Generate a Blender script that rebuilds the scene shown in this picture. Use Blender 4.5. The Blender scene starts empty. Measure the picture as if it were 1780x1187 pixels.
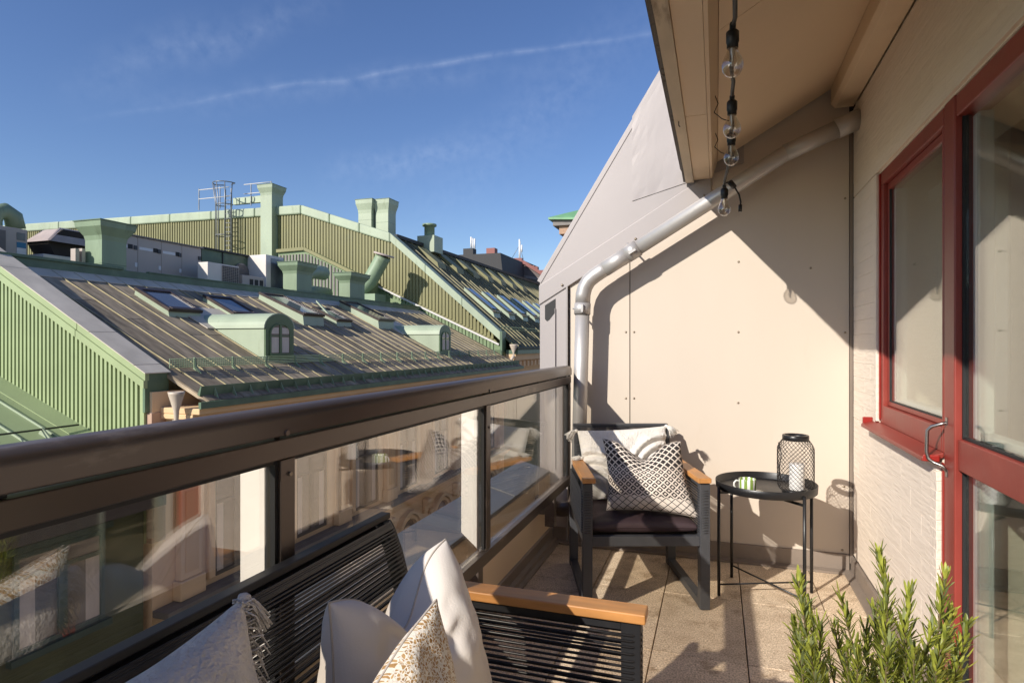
import bpy, math, random
from mathutils import Vector, Matrix, noise

# ------------------------------------------------------------------ camera, sky, sun, exposure
sc = bpy.context.scene
COL = sc.collection
RND = random.Random(11)
TH = math.atan(356 / 1060.0)
cam_d = bpy.data.cameras.new('camera'); cam = bpy.data.objects.new('camera', cam_d); COL.objects.link(cam)
cam.location = (0, 0, 1.22); cam.rotation_euler = (math.pi / 2, 0, TH)
cam_d.sensor_width = 36; cam_d.lens = 36 * 1060 / 1780.0; cam_d.shift_y = 4.5 / 1780
cam_d.clip_start = 0.05; cam_d.clip_end = 5000
sc.camera = cam
SUN = Vector((-0.44, -0.756, 0.484)).normalized()          # towards the sun
EL = math.asin(SUN.z); AZ = math.atan2(SUN.x, SUN.y)

w = bpy.data.worlds.new('World'); sc.world = w; w.use_nodes = True
nt = w.node_tree; nt.nodes.clear(); N = nt.nodes.new; L = nt.links.new
out = N('ShaderNodeOutputWorld'); bg = N('ShaderNodeBackground'); bg.inputs[1].default_value = 0.122
sky = N('ShaderNodeTexSky'); sky.sky_type = 'NISHITA'; sky.sun_disc = False
sky.sun_elevation = EL; sky.sun_rotation = AZ; sky.altitude = 100
sky.air_density = 1.0; sky.dust_density = 0.25; sky.ozone_density = 3.0
L(bg.outputs[0], out.inputs[0])
tc = N('ShaderNodeTexCoord')
def wmath(op, a, b=None, clamp=False):
    m = N('ShaderNodeMath'); m.operation = op; m.use_clamp = clamp
    for i, x in enumerate((a, b)):
        if x is None: continue
        if isinstance(x, (int, float)): m.inputs[i].default_value = x
        else: L(x, m.inputs[i])
    return m.outputs[0]
def wdot(vec):
    m = N('ShaderNodeVectorMath'); m.operation = 'DOT_PRODUCT'; L(tc.outputs['Generated'], m.inputs[0]); m.inputs[1].default_value = vec
    return m.outputs['Value']
def wnoise(scale, detail, stretch=(1, 1, 1)):
    mp = N('ShaderNodeMapping'); L(tc.outputs['Generated'], mp.inputs[0]); mp.inputs['Scale'].default_value = stretch
    n = N('ShaderNodeTexNoise'); L(mp.outputs[0], n.inputs[0]); n.inputs['Scale'].default_value = scale; n.inputs['Detail'].default_value = detail
    return n.outputs[0]
def pixdir(u, v):
    d = (u - 890) / 1060.0; e = (598 - v) / 1060.0
    C, S = math.cos(TH), math.sin(TH)
    return Vector((d * C - S, d * S + C, e)).normalized()
def streak(p, q, width, wob, strength, fade, off=0.0):
    a, b = pixdir(*p), pixdir(*q); n = a.cross(b).normalized(); m = (a + b).normalized(); t = (b - a).normalized()
    d = wmath('ADD', wdot(n), wmath('MULTIPLY', wmath('SUBTRACT', wnoise(5.0 + off, 2), 0.5), wob))
    band = wmath('SUBTRACT', 1.0, wmath('DIVIDE', wmath('ABSOLUTE', d), width), True)
    band = wmath('POWER', band, 1.6)
    along = wmath('SUBTRACT', 1.0, wmath('POWER', wmath('DIVIDE', wmath('ABSOLUTE', wdot(t)), fade), 2.0), True)
    tex = wmath('MULTIPLY', wmath('SUBTRACT', wnoise(38 + off * 7, 7), 0.28, True), 2.0, True)
    front = wmath('GREATER_THAN', wdot(m), 0.3)
    return wmath('MULTIPLY', wmath('MULTIPLY', wmath('MULTIPLY', band, along), wmath('MULTIPLY', tex, strength)), front)
cl = streak((330, 180), (1130, 56), 0.0075, 0.022, 0.13, 0.46)
for s in (streak((240, 182), (900, 120), 0.035, 0.05, 0.05, 0.36, 1.3),
          streak((180, 120), (520, 20), 0.040, 0.06, 0.07, 0.20, 2.1),
          streak((560, 320), (860, 240), 0.045, 0.07, 0.085, 0.15, 3.7),
          streak((800, 320), (1060, 90), 0.09, 0.08, 0.04, 0.30, 4.9)):
    cl = wmath('ADD', cl, s, True)
mx = N('ShaderNodeMix'); mx.data_type = 'RGBA'
hs = N('ShaderNodeHueSaturation'); hs.inputs['Saturation'].default_value = 1.12; hs.inputs['Hue'].default_value = 0.512; L(sky.outputs[0], hs.inputs['Color'])
L(cl, mx.inputs[0]); L(hs.outputs[0], mx.inputs[6]); mx.inputs[7].default_value = (9.5, 10.2, 11.5, 1)
L(mx.outputs[2], bg.inputs[0])

sd = bpy.data.lights.new('sun', 'SUN'); sun = bpy.data.objects.new('sun', sd); COL.objects.link(sun)
sd.energy = 5.0; sd.angle = math.radians(0.53); sd.color = (1.0, 0.935, 0.84)
sun.rotation_euler = (-SUN).to_track_quat('-Z', 'Y').to_euler(); sun.location = (0, 0, 30)
sc.view_settings.view_transform = 'Standard'; sc.view_settings.look = 'None'
sc.view_settings.exposure = 0.2; sc.view_settings.gamma = 1.0; sc.view_settings.use_curve_mapping = False
sc.render.engine = 'CYCLES'
sc.cycles.max_bounces = 8; sc.cycles.transparent_max_bounces = 16
sc.cycles.use_denoising = True

# ------------------------------------------------------------------ materials
MATS = {}
def mat(name, col, rough=0.6, var=0.15, vscale=4.0, metal=0.0, bump=0.0, bscale=60.0, stain=None, sscale=2.5, sth=0.55, stretch=None, spec=None, coat=0.0, col2=None, trans=0.0, detail=5, tint=0.0):
    m = bpy.data.materials.new(name); m.use_nodes = True; t = m.node_tree; b = t.nodes['Principled BSDF']
    n = t.nodes.new; l = t.links.new
    c = n('ShaderNodeTexCoord'); mp = n('ShaderNodeMapping'); oi = n('ShaderNodeObjectInfo')
    of = n('ShaderNodeVectorMath'); of.operation = 'MULTIPLY_ADD'; l(oi.outputs['Random'], of.inputs[0]); of.inputs[1].default_value = (37.0, 53.0, 71.0); l(c.outputs['Object'], of.inputs[2]); l(of.outputs[0], mp.inputs[0])
    if stretch: mp.inputs['Scale'].default_value = stretch
    no = n('ShaderNodeTexNoise'); l(mp.outputs[0], no.inputs[0]); no.inputs['Scale'].default_value = vscale; no.inputs['Detail'].default_value = detail
    r = n('ShaderNodeValToRGB'); l(no.outputs[0], r.inputs[0])
    a = tuple(max(0, x * (1 - var)) for x in col); z = col2 or tuple(min(1, x * (1 + var)) for x in col)
    r.color_ramp.elements[0].position = 0.3; r.color_ramp.elements[1].position = 0.7
    r.color_ramp.elements[0].color = (*a, 1); r.color_ramp.elements[1].color = (*z, 1)
    cur = r.outputs[0]
    if stain:
        s = n('ShaderNodeTexNoise'); l(mp.outputs[0], s.inputs[0]); s.inputs['Scale'].default_value = sscale; s.inputs['Detail'].default_value = 8; s.inputs['Roughness'].default_value = 0.65
        rs = n('ShaderNodeValToRGB'); l(s.outputs[0], rs.inputs[0]); rs.color_ramp.elements[0].position = sth; rs.color_ramp.elements[1].position = min(1, sth + 0.16)
        mm = n('ShaderNodeMix'); mm.data_type = 'RGBA'; l(rs.outputs[0], mm.inputs[0]); l(cur, mm.inputs[6]); mm.inputs[7].default_value = (*stain, 1)
        cur = mm.outputs[2]
    if tint:
        tr_ = n('ShaderNodeMapRange'); l(oi.outputs['Random'], tr_.inputs[0]); tr_.inputs[3].default_value = 1 - tint; tr_.inputs[4].default_value = 1 + tint
        tm = n('ShaderNodeMix'); tm.data_type = 'RGBA'; tm.blend_type = 'MULTIPLY'; tm.inputs[0].default_value = 1; l(cur, tm.inputs[6]); l(tr_.outputs[0], tm.inputs[7]); cur = tm.outputs[2]
    l(cur, b.inputs['Base Color'])
    rr = n('ShaderNodeMapRange'); l(no.outputs[0], rr.inputs[0]); rr.inputs[3].default_value = max(0.02, rough - 0.09); rr.inputs[4].default_value = min(1, rough + 0.09)
    l(rr.outputs[0], b.inputs['Roughness'])
    b.inputs['Metallic'].default_value = metal
    if spec is not None: b.inputs['Specular IOR Level'].default_value = spec
    if coat: b.inputs['Coat Weight'].default_value = coat; b.inputs['Coat Roughness'].default_value = 0.1
    if trans: b.inputs['Transmission Weight'].default_value = trans
    if bump:
        nb = n('ShaderNodeTexNoise'); l(mp.outputs[0], nb.inputs[0]); nb.inputs['Scale'].default_value = bscale; nb.inputs['Detail'].default_value = 6
        bu = n('ShaderNodeBump'); bu.inputs['Strength'].default_value = bump; bu.inputs['Distance'].default_value = 0.01
        l(nb.outputs[0], bu.inputs['Height']); l(bu.outputs[0], b.inputs['Normal'])
    MATS[name] = m
    return m
def glass(name, tint=(0.93, 0.95, 0.93), f0=0.04, rough=0.0, power=5.0):
    m = bpy.data.materials.new(name); m.use_nodes = True; t = m.node_tree; t.nodes.clear(); n = t.nodes.new; l = t.links.new
    o = n('ShaderNodeOutputMaterial'); mixs = n('ShaderNodeMixShader'); tr = n('ShaderNodeBsdfTransparent'); gl = n('ShaderNodeBsdfGlossy')
    tr.inputs[0].default_value = (*tint, 1); gl.inputs['Roughness'].default_value = rough; gl.inputs[0].default_value = (1, 1, 1, 1)
    lw = n('ShaderNodeLayerWeight'); lw.inputs[0].default_value = 0.5
    p = n('ShaderNodeMath'); p.operation = 'POWER'; l(lw.outputs['Facing'], p.inputs[0]); p.inputs[1].default_value = power
    q = n('ShaderNodeMath'); q.operation = 'MULTIPLY_ADD'; l(p.outputs[0], q.inputs[0]); q.inputs[1].default_value = 1 - f0; q.inputs[2].default_value = f0
    l(q.outputs[0], mixs.inputs[0]); l(tr.outputs[0], mixs.inputs[1]); l(gl.outputs[0], mixs.inputs[2]); l(mixs.outputs[0], o.inputs[0])
    MATS[name] = m; return m
M = MATS
GREEN = (0.215, 0.29, 0.185)
mat('patina', GREEN, 0.5, 0.14, 1.2, bump=0.12, bscale=7, stain=(0.14, 0.185, 0.115), sscale=2.2, sth=0.55, stretch=(1, 1, 0.3), tint=0.08)
mat('patina_pale', (0.34, 0.40, 0.285), 0.5, 0.12, 1.0, bump=0.10, bscale=6, stain=(0.25, 0.295, 0.19), sscale=2.0, sth=0.57, stretch=(1, 1, 0.3), tint=0.06)
mat('patina_leaf', (0.315, 0.385, 0.20), 0.5, 0.06, 1.0, stain=(0.25, 0.315, 0.16), sscale=1.4, sth=0.62)
mat('patina_dark', (0.10, 0.16, 0.10), 0.5, 0.2, 2.0, stain=(0.16, 0.22, 0.14), sscale=2.0)
mat('olive_cladding', (0.20, 0.19, 0.078), 0.55, 0.10, 1.0, stain=(0.175, 0.185, 0.09), sscale=0.6, sth=0.6)
mat('green_cladding', (0.17, 0.24, 0.12), 0.55, 0.12, 1.0)
mat('olive_wall', (0.10, 0.115, 0.06), 0.6, 0.15, 1.5)
mat('lead_sheet', (0.60, 0.535, 0.44), 0.75, 0.14, 1.5, bump=0.08, bscale=8, stain=(0.44, 0.395, 0.33), sscale=2.2, sth=0.6, spec=0.2)
mat('old_roof', (0.30, 0.243, 0.175), 0.85, 0.30, 3.0, bump=0.25, bscale=14, stain=(0.16, 0.135, 0.105), sscale=1.7, sth=0.52, stretch=(0.5, 2.2, 0.5), col2=(0.41, 0.335, 0.24), spec=0.1, tint=0.22)
mat('roof_seam', (0.37, 0.315, 0.175), 0.5, 0.25, 2.0, stain=(0.22, 0.2, 0.13), sscale=3.0, sth=0.58)
mat('dim_seam', (0.25, 0.225, 0.12), 0.6, 0.3, 1.0, stain=(0.10, 0.10, 0.06), sscale=0.8, sth=0.5)
mat('striped_roof', (0.10, 0.105, 0.06), 0.85, 0.3, 1.5, stain=(0.05, 0.055, 0.04), sscale=0.7, sth=0.48)
mat('stucco_tan', (0.70, 0.48, 0.27), 0.8, 0.07, 0.7, bump=0.15, bscale=20)
mat('stucco_stone', (0.76, 0.56, 0.36), 0.8, 0.10, 0.9, bump=0.2, bscale=15, stain=(0.64, 0.46, 0.29), sscale=1.2, sth=0.6)
mat('stone_grey', (0.20, 0.18, 0.165), 0.7, 0.15, 2.0)
mat('funnel_paint', (0.52, 0.44, 0.36), 0.5, 0.08, 3.0, stain=(0.34, 0.27, 0.2), sscale=4)
mat('stucco_rose', (0.45, 0.30, 0.22), 0.8, 0.08, 1.0)
mat('window_wood', (0.09, 0.075, 0.065), 0.45, 0.15, 3.0)
mat('window_green', (0.055, 0.095, 0.075), 0.35, 0.12, 3.0)
mat('dormer_frame', (0.11, 0.17, 0.085), 0.45, 0.1, 3.0)
mat('curtain', (0.62, 0.56, 0.50), 0.9, 0.10, 1.5, stretch=(1, 6, 1))
mat('dark_room', (0.035, 0.028, 0.024), 0.9, 0.2, 2.0)
mat('equipment', (0.46, 0.40, 0.35), 0.5, 0.06, 1.0, stain=(0.38, 0.33, 0.29), sscale=1.2, sth=0.62)
mat('equipment_pale', (0.68, 0.63, 0.57), 0.45, 0.05, 2.0)
mat('dark_metal', (0.028, 0.03, 0.034), 0.4, 0.2, 5.0)
mat('grey_metal', (0.20, 0.21, 0.22), 0.4, 0.15, 4.0, metal=0.4)
mat('rust_hood', (0.42, 0.35, 0.32), 0.6, 0.15, 2.0, stain=(0.22, 0.13, 0.09), sscale=3.0, sth=0.62)
mat('skylight_frame', (0.045, 0.030, 0.026), 0.4, 0.2, 3.0)
mat('sky_glass', (0.20, 0.22, 0.25), 0.06, 0.1, 1.0, metal=0.55)
mat('facade_glass', (0.13, 0.115, 0.10), 0.08, 0.5, 0.6, spec=0.9, col2=(0.30, 0.26, 0.22))
mat('zinc', (0.37, 0.335, 0.325), 0.42, 0.04, 1.3, metal=0.12, bump=0.06, bscale=3.5, stain=(0.33, 0.295, 0.285), sscale=2.5, sth=0.60)
mat('zinc_dark', (0.30, 0.275, 0.265), 0.42, 0.06, 1.5, metal=0.12)
mat('ledge_sheet', (0.21, 0.215, 0.225), 0.33, 0.06, 2.0, metal=0.25, bump=0.05, bscale=4)
mat('cream_panel', (0.585, 0.505, 0.42), 0.62, 0.035, 1.2, bump=0.03, bscale=120, stain=(0.55, 0.46, 0.37), sscale=2.2, sth=0.60, stretch=(1.4, 1, 0.35))
mat('cream_board', (0.73, 0.565, 0.39), 0.6, 0.03, 2.0, bump=0.04, bscale=60, stain=(0.64, 0.485, 0.32), sscale=1.4, sth=0.60)
mat('cream_brick', (0.76, 0.66, 0.55), 0.75, 0.03, 9.0, bump=0.5, bscale=40, stretch=(1, 0.22, 1.5))
mat('mortar', (0.74, 0.64, 0.535), 0.85, 0.06, 20.0, bump=0.5, bscale=60)
mat('weathered_board', (0.62, 0.52, 0.39), 0.7, 0.20, 8.0, bump=0.4, bscale=25, stain=(0.15, 0.09, 0.05), sscale=9.0, sth=0.54, stretch=(1, 0.25, 1))
mat('drip_edge', (0.06, 0.045, 0.035), 0.6, 0.35, 12.0, bump=0.3, bscale=40)
mat('skirt_metal', (0.25, 0.205, 0.17), 0.42, 0.12, 4.0, metal=0.2, stain=(0.16, 0.13, 0.11), sscale=4, sth=0.56)
mat('bronze', (0.110, 0.086, 0.072), 0.36, 0.22, 2.5, metal=0.40, spec=0.7, bump=0.04, bscale=30, stain=(0.25, 0.21, 0.18), sscale=6.0, sth=0.58, stretch=(1, 0.4, 1.5))
mat('white_fin', (0.70, 0.67, 0.63), 0.5, 0.06, 5.0)
mat('rubber', (0.012, 0.012, 0.013), 0.6, 0.2, 5.0)
mat('pipe_metal', (0.50, 0.475, 0.455), 0.42, 0.08, 3.0, metal=0.40, bump=0.05, bscale=30, stain=(0.34, 0.31, 0.28), sscale=6, sth=0.62)
mat('red_paint', (0.245, 0.037, 0.026), 0.42, 0.10, 6.0, bump=0.05, bscale=40, stain=(0.29, 0.062, 0.042), sscale=5, sth=0.6)
mat('red_bright', (0.30, 0.018, 0.012), 0.45, 0.10, 8.0)
mat('white_frame', (0.72, 0.72, 0.70), 0.4, 0.03, 4.0)
mat('white_cloth', (0.78, 0.76, 0.71), 0.9, 0.03, 6.0, bump=0.1, bscale=200)
mat('interior_wall', (0.55, 0.50, 0.44), 0.8, 0.03, 1.0)
mat('interior_floor', (0.16, 0.10, 0.06), 0.5, 0.15, 3.0)
mat('frame_grey', (0.058, 0.060, 0.066), 0.45, 0.12, 12.0, bump=0.03, bscale=200)
mat('frame_black', (0.013, 0.013, 0.015), 0.5, 0.12, 12.0)
mat('rope', (0.030, 0.030, 0.033), 0.50, 0.25, 60.0)
mat('rope_black', (0.014, 0.013, 0.014), 0.38, 0.25, 60.0)
mat('arm_wood', (0.52, 0.24, 0.075), 0.45, 0.18, 7.0, bump=0.05, bscale=60, stretch=(6, 1, 6))
mat('plum_cushion', (0.050, 0.030, 0.034), 0.55, 0.12, 8.0, bump=0.25, bscale=16)
mat('linen', (0.72, 0.66, 0.60), 0.85, 0.03, 5.0, bump=0.10, bscale=300)
mat('linen_seam', (0.50, 0.44, 0.38), 0.9, 0.05, 20.0)
mat('tuft', (0.82, 0.78, 0.72), 0.95, 0.06, 30.0, bump=0.9, bscale=150)
mat('wool', (0.68, 0.64, 0.60), 0.95, 0.08, 30.0, bump=0.9, bscale=120)
mat('black_steel', (0.012, 0.012, 0.013), 0.36, 0.15, 20.0, bump=0.03, bscale=150)
mat('wire', (0.022, 0.018, 0.016), 0.5, 0.1, 20.0)
mat('wax', (0.83, 0.80, 0.76), 0.55, 0.03, 10.0)
mat('ceramic', (0.78, 0.78, 0.72), 0.15, 0.02, 10.0)
mat('ceramic_green', (0.20, 0.30, 0.055), 0.2, 0.15, 30.0)
mat('socket', (0.012, 0.012, 0.012), 0.5, 0.1, 20.0)
mat('filament', (0.55, 0.50, 0.42), 0.35, 0.1, 20.0, metal=0.6)
mat('screw', (0.30, 0.25, 0.19), 0.4, 0.2, 30.0, metal=0.7)
mat('stem', (0.13, 0.10, 0.045), 0.8, 0.2, 30.0)
mat('leaf', (0.27, 0.34, 0.045), 0.42, 0.45, 30.0, col2=(0.60, 0.63, 0.11))
mat('leaf_pale', (0.20, 0.25, 0.09), 0.55, 0.3, 38.0, col2=(0.36, 0.40, 0.17))
mat('terracotta', (0.10, 0.10, 0.105), 0.6, 0.1, 8.0)
mat('soil', (0.03, 0.022, 0.016), 0.95, 0.3, 30.0, bump=0.5, bscale=80)
mat('asphalt', (0.05, 0.05, 0.052), 0.85, 0.15, 1.0, bump=0.3, bscale=30)
mat('pavement', (0.24, 0.225, 0.21), 0.85, 0.1, 2.0)
mat('far_dark', (0.035, 0.035, 0.037), 0.7, 0.2, 2.0)
mat('far_red', (0.26, 0.10, 0.085), 0.7, 0.15, 1.0)
mat('far_stripe', (0.14, 0.115, 0.11), 0.8, 0.08, 1.0)
mat('far_stripe_pale', (0.24, 0.21, 0.20), 0.8, 0.06, 1.0)
mat('far_brick', (0.42, 0.27, 0.18), 0.8, 0.15, 3.0, bump=0.3, bscale=8)
mat('tower_green', (0.17, 0.36, 0.18), 0.5, 0.12, 1.0)
mat('chrome', (0.36, 0.34, 0.33), 0.38, 0.05, 10.0, metal=1.0)
mat('label_white', (0.72, 0.72, 0.72), 0.5, 0.02, 10.0)
mat('label_blue', (0.03, 0.19, 0.34), 0.5, 0.02, 10.0)
mat('white_pole', (0.62, 0.60, 0.57), 0.4, 0.05, 5.0)
glass('balcony_glass', (0.98, 0.955, 0.91), 0.15)
glass('window_glass', (0.93, 0.95, 0.93), 0.075)
glass('bulb_glass', (0.84, 0.82, 0.79), 0.11, 0.0, 3.0)
glass('saucer_glass', (0.90, 0.93, 0.88), 0.10)

for ln_ in ('leaf', 'leaf_pale'):       # sunlight shines through the needles
    t_ = M[ln_].node_tree; p_ = t_.nodes['Principled BSDF']; o_ = t_.nodes['Material Output']
    tl = t_.nodes.new('ShaderNodeBsdfTranslucent'); ms = t_.nodes.new('ShaderNodeMixShader'); ms.inputs[0].default_value = 0.38
    t_.links.new(p_.inputs['Base Color'].links[0].from_socket, tl.inputs[0]); t_.links.new(p_.outputs[0], ms.inputs[1]); t_.links.new(tl.outputs[0], ms.inputs[2]); t_.links.new(ms.outputs[0], o_.inputs[0])
def tile_mat():
    m = mat('stone_tile', (0.70, 0.545, 0.39), 0.6, 0.20, 7.0, bump=0.22, bscale=170, stain=(0.46, 0.345, 0.235), sscale=7, sth=0.50, col2=(0.90, 0.75, 0.57))
    t = m.node_tree; b = t.nodes['Principled BSDF']; lk = b.inputs['Base Color'].links[0].from_socket
    c = t.nodes['Texture Coordinate']
    v = t.nodes.new('ShaderNodeTexNoise'); t.links.new(c.outputs['Object'], v.inputs[0]); v.inputs['Scale'].default_value = 150; v.inputs['Detail'].default_value = 3
    r = t.nodes.new('ShaderNodeValToRGB'); t.links.new(v.outputs[0], r.inputs[0]); r.color_ramp.elements[0].position = 0.35; r.color_ramp.elements[1].position = 0.66
    r.color_ramp.elements[0].color = (0.60, 0.56, 0.51, 1); r.color_ramp.elements[1].color = (1.25, 1.24, 1.22, 1)
    mm = t.nodes.new('ShaderNodeMix'); mm.data_type = 'RGBA'; mm.blend_type = 'MULTIPLY'; mm.inputs[0].default_value = 1
    t.links.new(lk, mm.inputs[6]); t.links.new(r.outputs[0], mm.inputs[7])
    # every slab a slightly different cast
    oi = t.nodes.new('ShaderNodeObjectInfo'); mr = t.nodes.new('ShaderNodeMapRange'); t.links.new(oi.outputs['Random'], mr.inputs[0]); mr.inputs[3].default_value = 0.88; mr.inputs[4].default_value = 1.08
    m2 = t.nodes.new('ShaderNodeMix'); m2.data_type = 'RGBA'; m2.blend_type = 'MULTIPLY'; m2.inputs[0].default_value = 1
    t.links.new(mm.outputs[2], m2.inputs[6]); t.links.new(mr.outputs[0], m2.inputs[7]); t.links.new(m2.outputs[2], b.inputs['Base Color'])
tile_mat()

def uv_math(m):
    t = m.node_tree; tcn = t.nodes.new('ShaderNodeTexCoord'); sx = t.nodes.new('ShaderNodeSeparateXYZ'); t.links.new(tcn.outputs['UV'], sx.inputs[0])
    def f(op, a, b=None, c=None):
        n = t.nodes.new('ShaderNodeMath'); n.operation = op
        for i, x in enumerate((a, b, c)):
            if x is None: continue
            if isinstance(x, (int, float)): n.inputs[i].default_value = x
            else: t.links.new(x, n.inputs[i])
        return n.outputs[0]
    return t, tcn, sx.outputs[0], sx.outputs[1], f
def diamond_mat():
    m = mat('diamond_weave', (0.70, 0.62, 0.54), 0.9, 0.03, 20, bump=0.3, bscale=200)
    t, tcn, u, v, f = uv_math(m); b = t.nodes['Principled BSDF']; base = b.inputs['Base Color'].links[0].from_socket
    U = f('MULTIPLY', u, 10.0); V = f('MULTIPLY', v, 10.0)
    fa = f('ABSOLUTE', f('SUBTRACT', f('FRACT', f('ADD', f('ADD', U, V), 20.0)), 0.5))
    fb = f('ABSOLUTE', f('SUBTRACT', f('FRACT', f('ADD', f('SUBTRACT', U, V), 20.0)), 0.5))
    d = f('MAXIMUM', fa, fb)
    inner = f('LESS_THAN', d, 0.385); hole = f('LESS_THAN', d, 0.17)
    top = f('GREATER_THAN', v, 0.60); bot = f('LESS_THAN', v, 0.20)
    k = f('MULTIPLY', inner, f('SUBTRACT', 1.0, f('MULTIPLY', hole, f('SUBTRACT', 1.0, top))))
    kb = f('GREATER_THAN', d, 0.44)
    k = f('ADD', f('MULTIPLY', k, f('SUBTRACT', 1.0, bot)), f('MULTIPLY', kb, bot))
    mm = t.nodes.new('ShaderNodeMix'); mm.data_type = 'RGBA'; t.links.new(k, mm.inputs[0]); t.links.new(base, mm.inputs[6]); mm.inputs[7].default_value = (0.035, 0.028, 0.027, 1)
    t.links.new(mm.outputs[2], b.inputs['Base Color'])
diamond_mat()
def mosaic_mat():
    m = mat('mosaic_print', (0.74, 0.68, 0.58), 0.75, 0.05, 20, bump=0.35, bscale=160)
    t, tcn, u, v, f = uv_math(m); b = t.nodes['Principled BSDF']; base = b.inputs['Base Color'].links[0].from_socket
    ns = t.nodes.new('ShaderNodeTexNoise'); t.links.new(tcn.outputs['UV'], ns.inputs[0]); ns.inputs['Scale'].default_value = 30; ns.inputs['Detail'].default_value = 1
    ad = t.nodes.new('ShaderNodeMix'); ad.data_type = 'RGBA'; ad.blend_type = 'ADD'; ad.inputs[0].default_value = 0.022
    t.links.new(tcn.outputs['UV'], ad.inputs[6]); t.links.new(ns.outputs['Color'], ad.inputs[7])
    vo = t.nodes.new('ShaderNodeTexVoronoi'); vo.feature = 'DISTANCE_TO_EDGE'; vo.inputs['Scale'].default_value = 78; t.links.new(ad.outputs[2], vo.inputs[0])
    vc = t.nodes.new('ShaderNodeTexVoronoi'); vc.inputs['Scale'].default_value = 78; t.links.new(ad.outputs[2], vc.inputs[0])
    sp = t.nodes.new('ShaderNodeSeparateColor'); t.links.new(vc.outputs['Color'], sp.inputs[0])
    k = f('MULTIPLY', f('GREATER_THAN', vo.outputs['Distance'], 0.12), f('GREATER_THAN', sp.outputs[0], 0.16))
    rp = t.nodes.new('ShaderNodeValToRGB'); t.links.new(sp.outputs[1], rp.inputs[0])
    rp.color_ramp.elements[0].color = (0.30, 0.16, 0.05, 1); rp.color_ramp.elements[1].color = (0.50, 0.33, 0.15, 1)
    e = rp.color_ramp.elements.new(0.5); e.color = (0.40, 0.23, 0.085, 1)
    mm = t.nodes.new('ShaderNodeMix'); mm.data_type = 'RGBA'; t.links.new(k, mm.inputs[0]); t.links.new(base, mm.inputs[6]); t.links.new(rp.outputs[0], mm.inputs[7])
    t.links.new(mm.outputs[2], b.inputs['Base Color'])
mosaic_mat()

# ------------------------------------------------------------------ mesh helpers
def V(*a): return Vector(a)
class MB:
    def __init__(s): s.v = []; s.f = []; s.s = []; s.uv = {}
    def add(s, vs, fs, sm=False):
        o = len(s.v); s.v += [tuple(p) for p in vs]
        for f in fs: s.f.append(tuple(i + o for i in f)); s.s.append(sm)
        return s
    def box(s, x0, x1, y0, y1, z0, z1):
        x0, x1 = sorted((x0, x1)); y0, y1 = sorted((y0, y1)); z0, z1 = sorted((z0, z1))
        return s.add([(x0, y0, z0), (x1, y0, z0), (x1, y1, z0), (x0, y1, z0), (x0, y0, z1), (x1, y0, z1), (x1, y1, z1), (x0, y1, z1)],
                     [(0, 3, 2, 1), (4, 5, 6, 7), (0, 1, 5, 4), (1, 2, 6, 5), (2, 3, 7, 6), (3, 0, 4, 7)])
    def bar(s, p, q, wd, ht, up=(0, 0, 1)):
        p, q = Vector(p), Vector(q); d = (q - p).normalized(); a = d.cross(Vector(up)).normalized(); b = a.cross(d).normalized()
        a *= wd / 2; b *= ht / 2
        return s.add([p - a - b, p + a - b, p + a + b, p - a + b, q - a - b, q + a - b, q + a + b, q - a + b],
                     [(0, 3, 2, 1), (4, 5, 6, 7), (0, 1, 5, 4), (1, 2, 6, 5), (2, 3, 7, 6), (3, 0, 4, 7)])
    def prism(s, poly, vec):
        n = len(poly); poly = [Vector(p) for p in poly]; vec = Vector(vec)
        nn = Vector((0, 0, 0))
        for i in range(n): nn += poly[i].cross(poly[(i + 1) % n])
        if nn.dot(vec) > 0: poly = poly[::-1]
        vs = poly + [p + vec for p in poly]
        return s.add(vs, [tuple(range(n)), tuple(range(2 * n - 1, n - 1, -1))] + [(i, n + i, n + (i + 1) % n, (i + 1) % n) for i in range(n)])
    def tube(s, pts, r, n=8, closed=False, caps=True, sm=True):
        pts = [Vector(p) for p in pts]; m = len(pts); rs = r if isinstance(r, (list, tuple)) else [r] * m
        def tan(i):
            if closed: return (pts[(i + 1) % m] - pts[i - 1]).normalized()
            return (pts[min(i + 1, m - 1)] - pts[max(i - 1, 0)]).normalized()
        t = tan(0); a = t.cross(Vector((0, 0, 1)))
        if a.length < 1e-3: a = t.cross(Vector((1, 0, 0)))
        a.normalize(); vs = []
        for i in range(m):
            t = tan(i); a = (a - t * a.dot(t)).normalized(); b = t.cross(a)
            for k in range(n):
                an = 2 * math.pi * k / n; vs.append(pts[i] + (a * math.cos(an) + b * math.sin(an)) * rs[i])
        fs = []
        for i in range(m if closed else m - 1):
            j = (i + 1) % m
            for k in range(n): k2 = (k + 1) % n; fs.append((i * n + k, i * n + k2, j * n + k2, j * n + k))
        s.add(vs, fs, sm)
        if caps and not closed:
            o = len(s.v) - m * n; s.f.append(tuple(o + k for k in range(n - 1, -1, -1))); s.s.append(False)
            s.f.append(tuple(o + (m - 1) * n + k for k in range(n))); s.s.append(False)
        return s
    def lathe(s, prof, c=(0, 0, 0), n=24, sm=True):
        vs = []; m = len(prof)
        for r, z in prof:
            for k in range(n): an = 2 * math.pi * k / n; vs.append((c[0] + r * math.cos(an), c[1] + r * math.sin(an), c[2] + z))
        fs = [(i * n + k, i * n + (k + 1) % n, (i + 1) * n + (k + 1) % n, (i + 1) * n + k) for i in range(m - 1) for k in range(n)]
        return s.add(vs, fs, sm)
def arc(c, r, a0, a1, n, ax=(1, 0, 0), ay=(0, 0, 1)):
    c, ax, ay = Vector(c), Vector(ax), Vector(ay)
    return [c + ax * (r * math.cos(math.radians(a0 + (a1 - a0) * i / n))) + ay * (r * math.sin(math.radians(a0 + (a1 - a0) * i / n))) for i in range(n + 1)]

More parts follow.
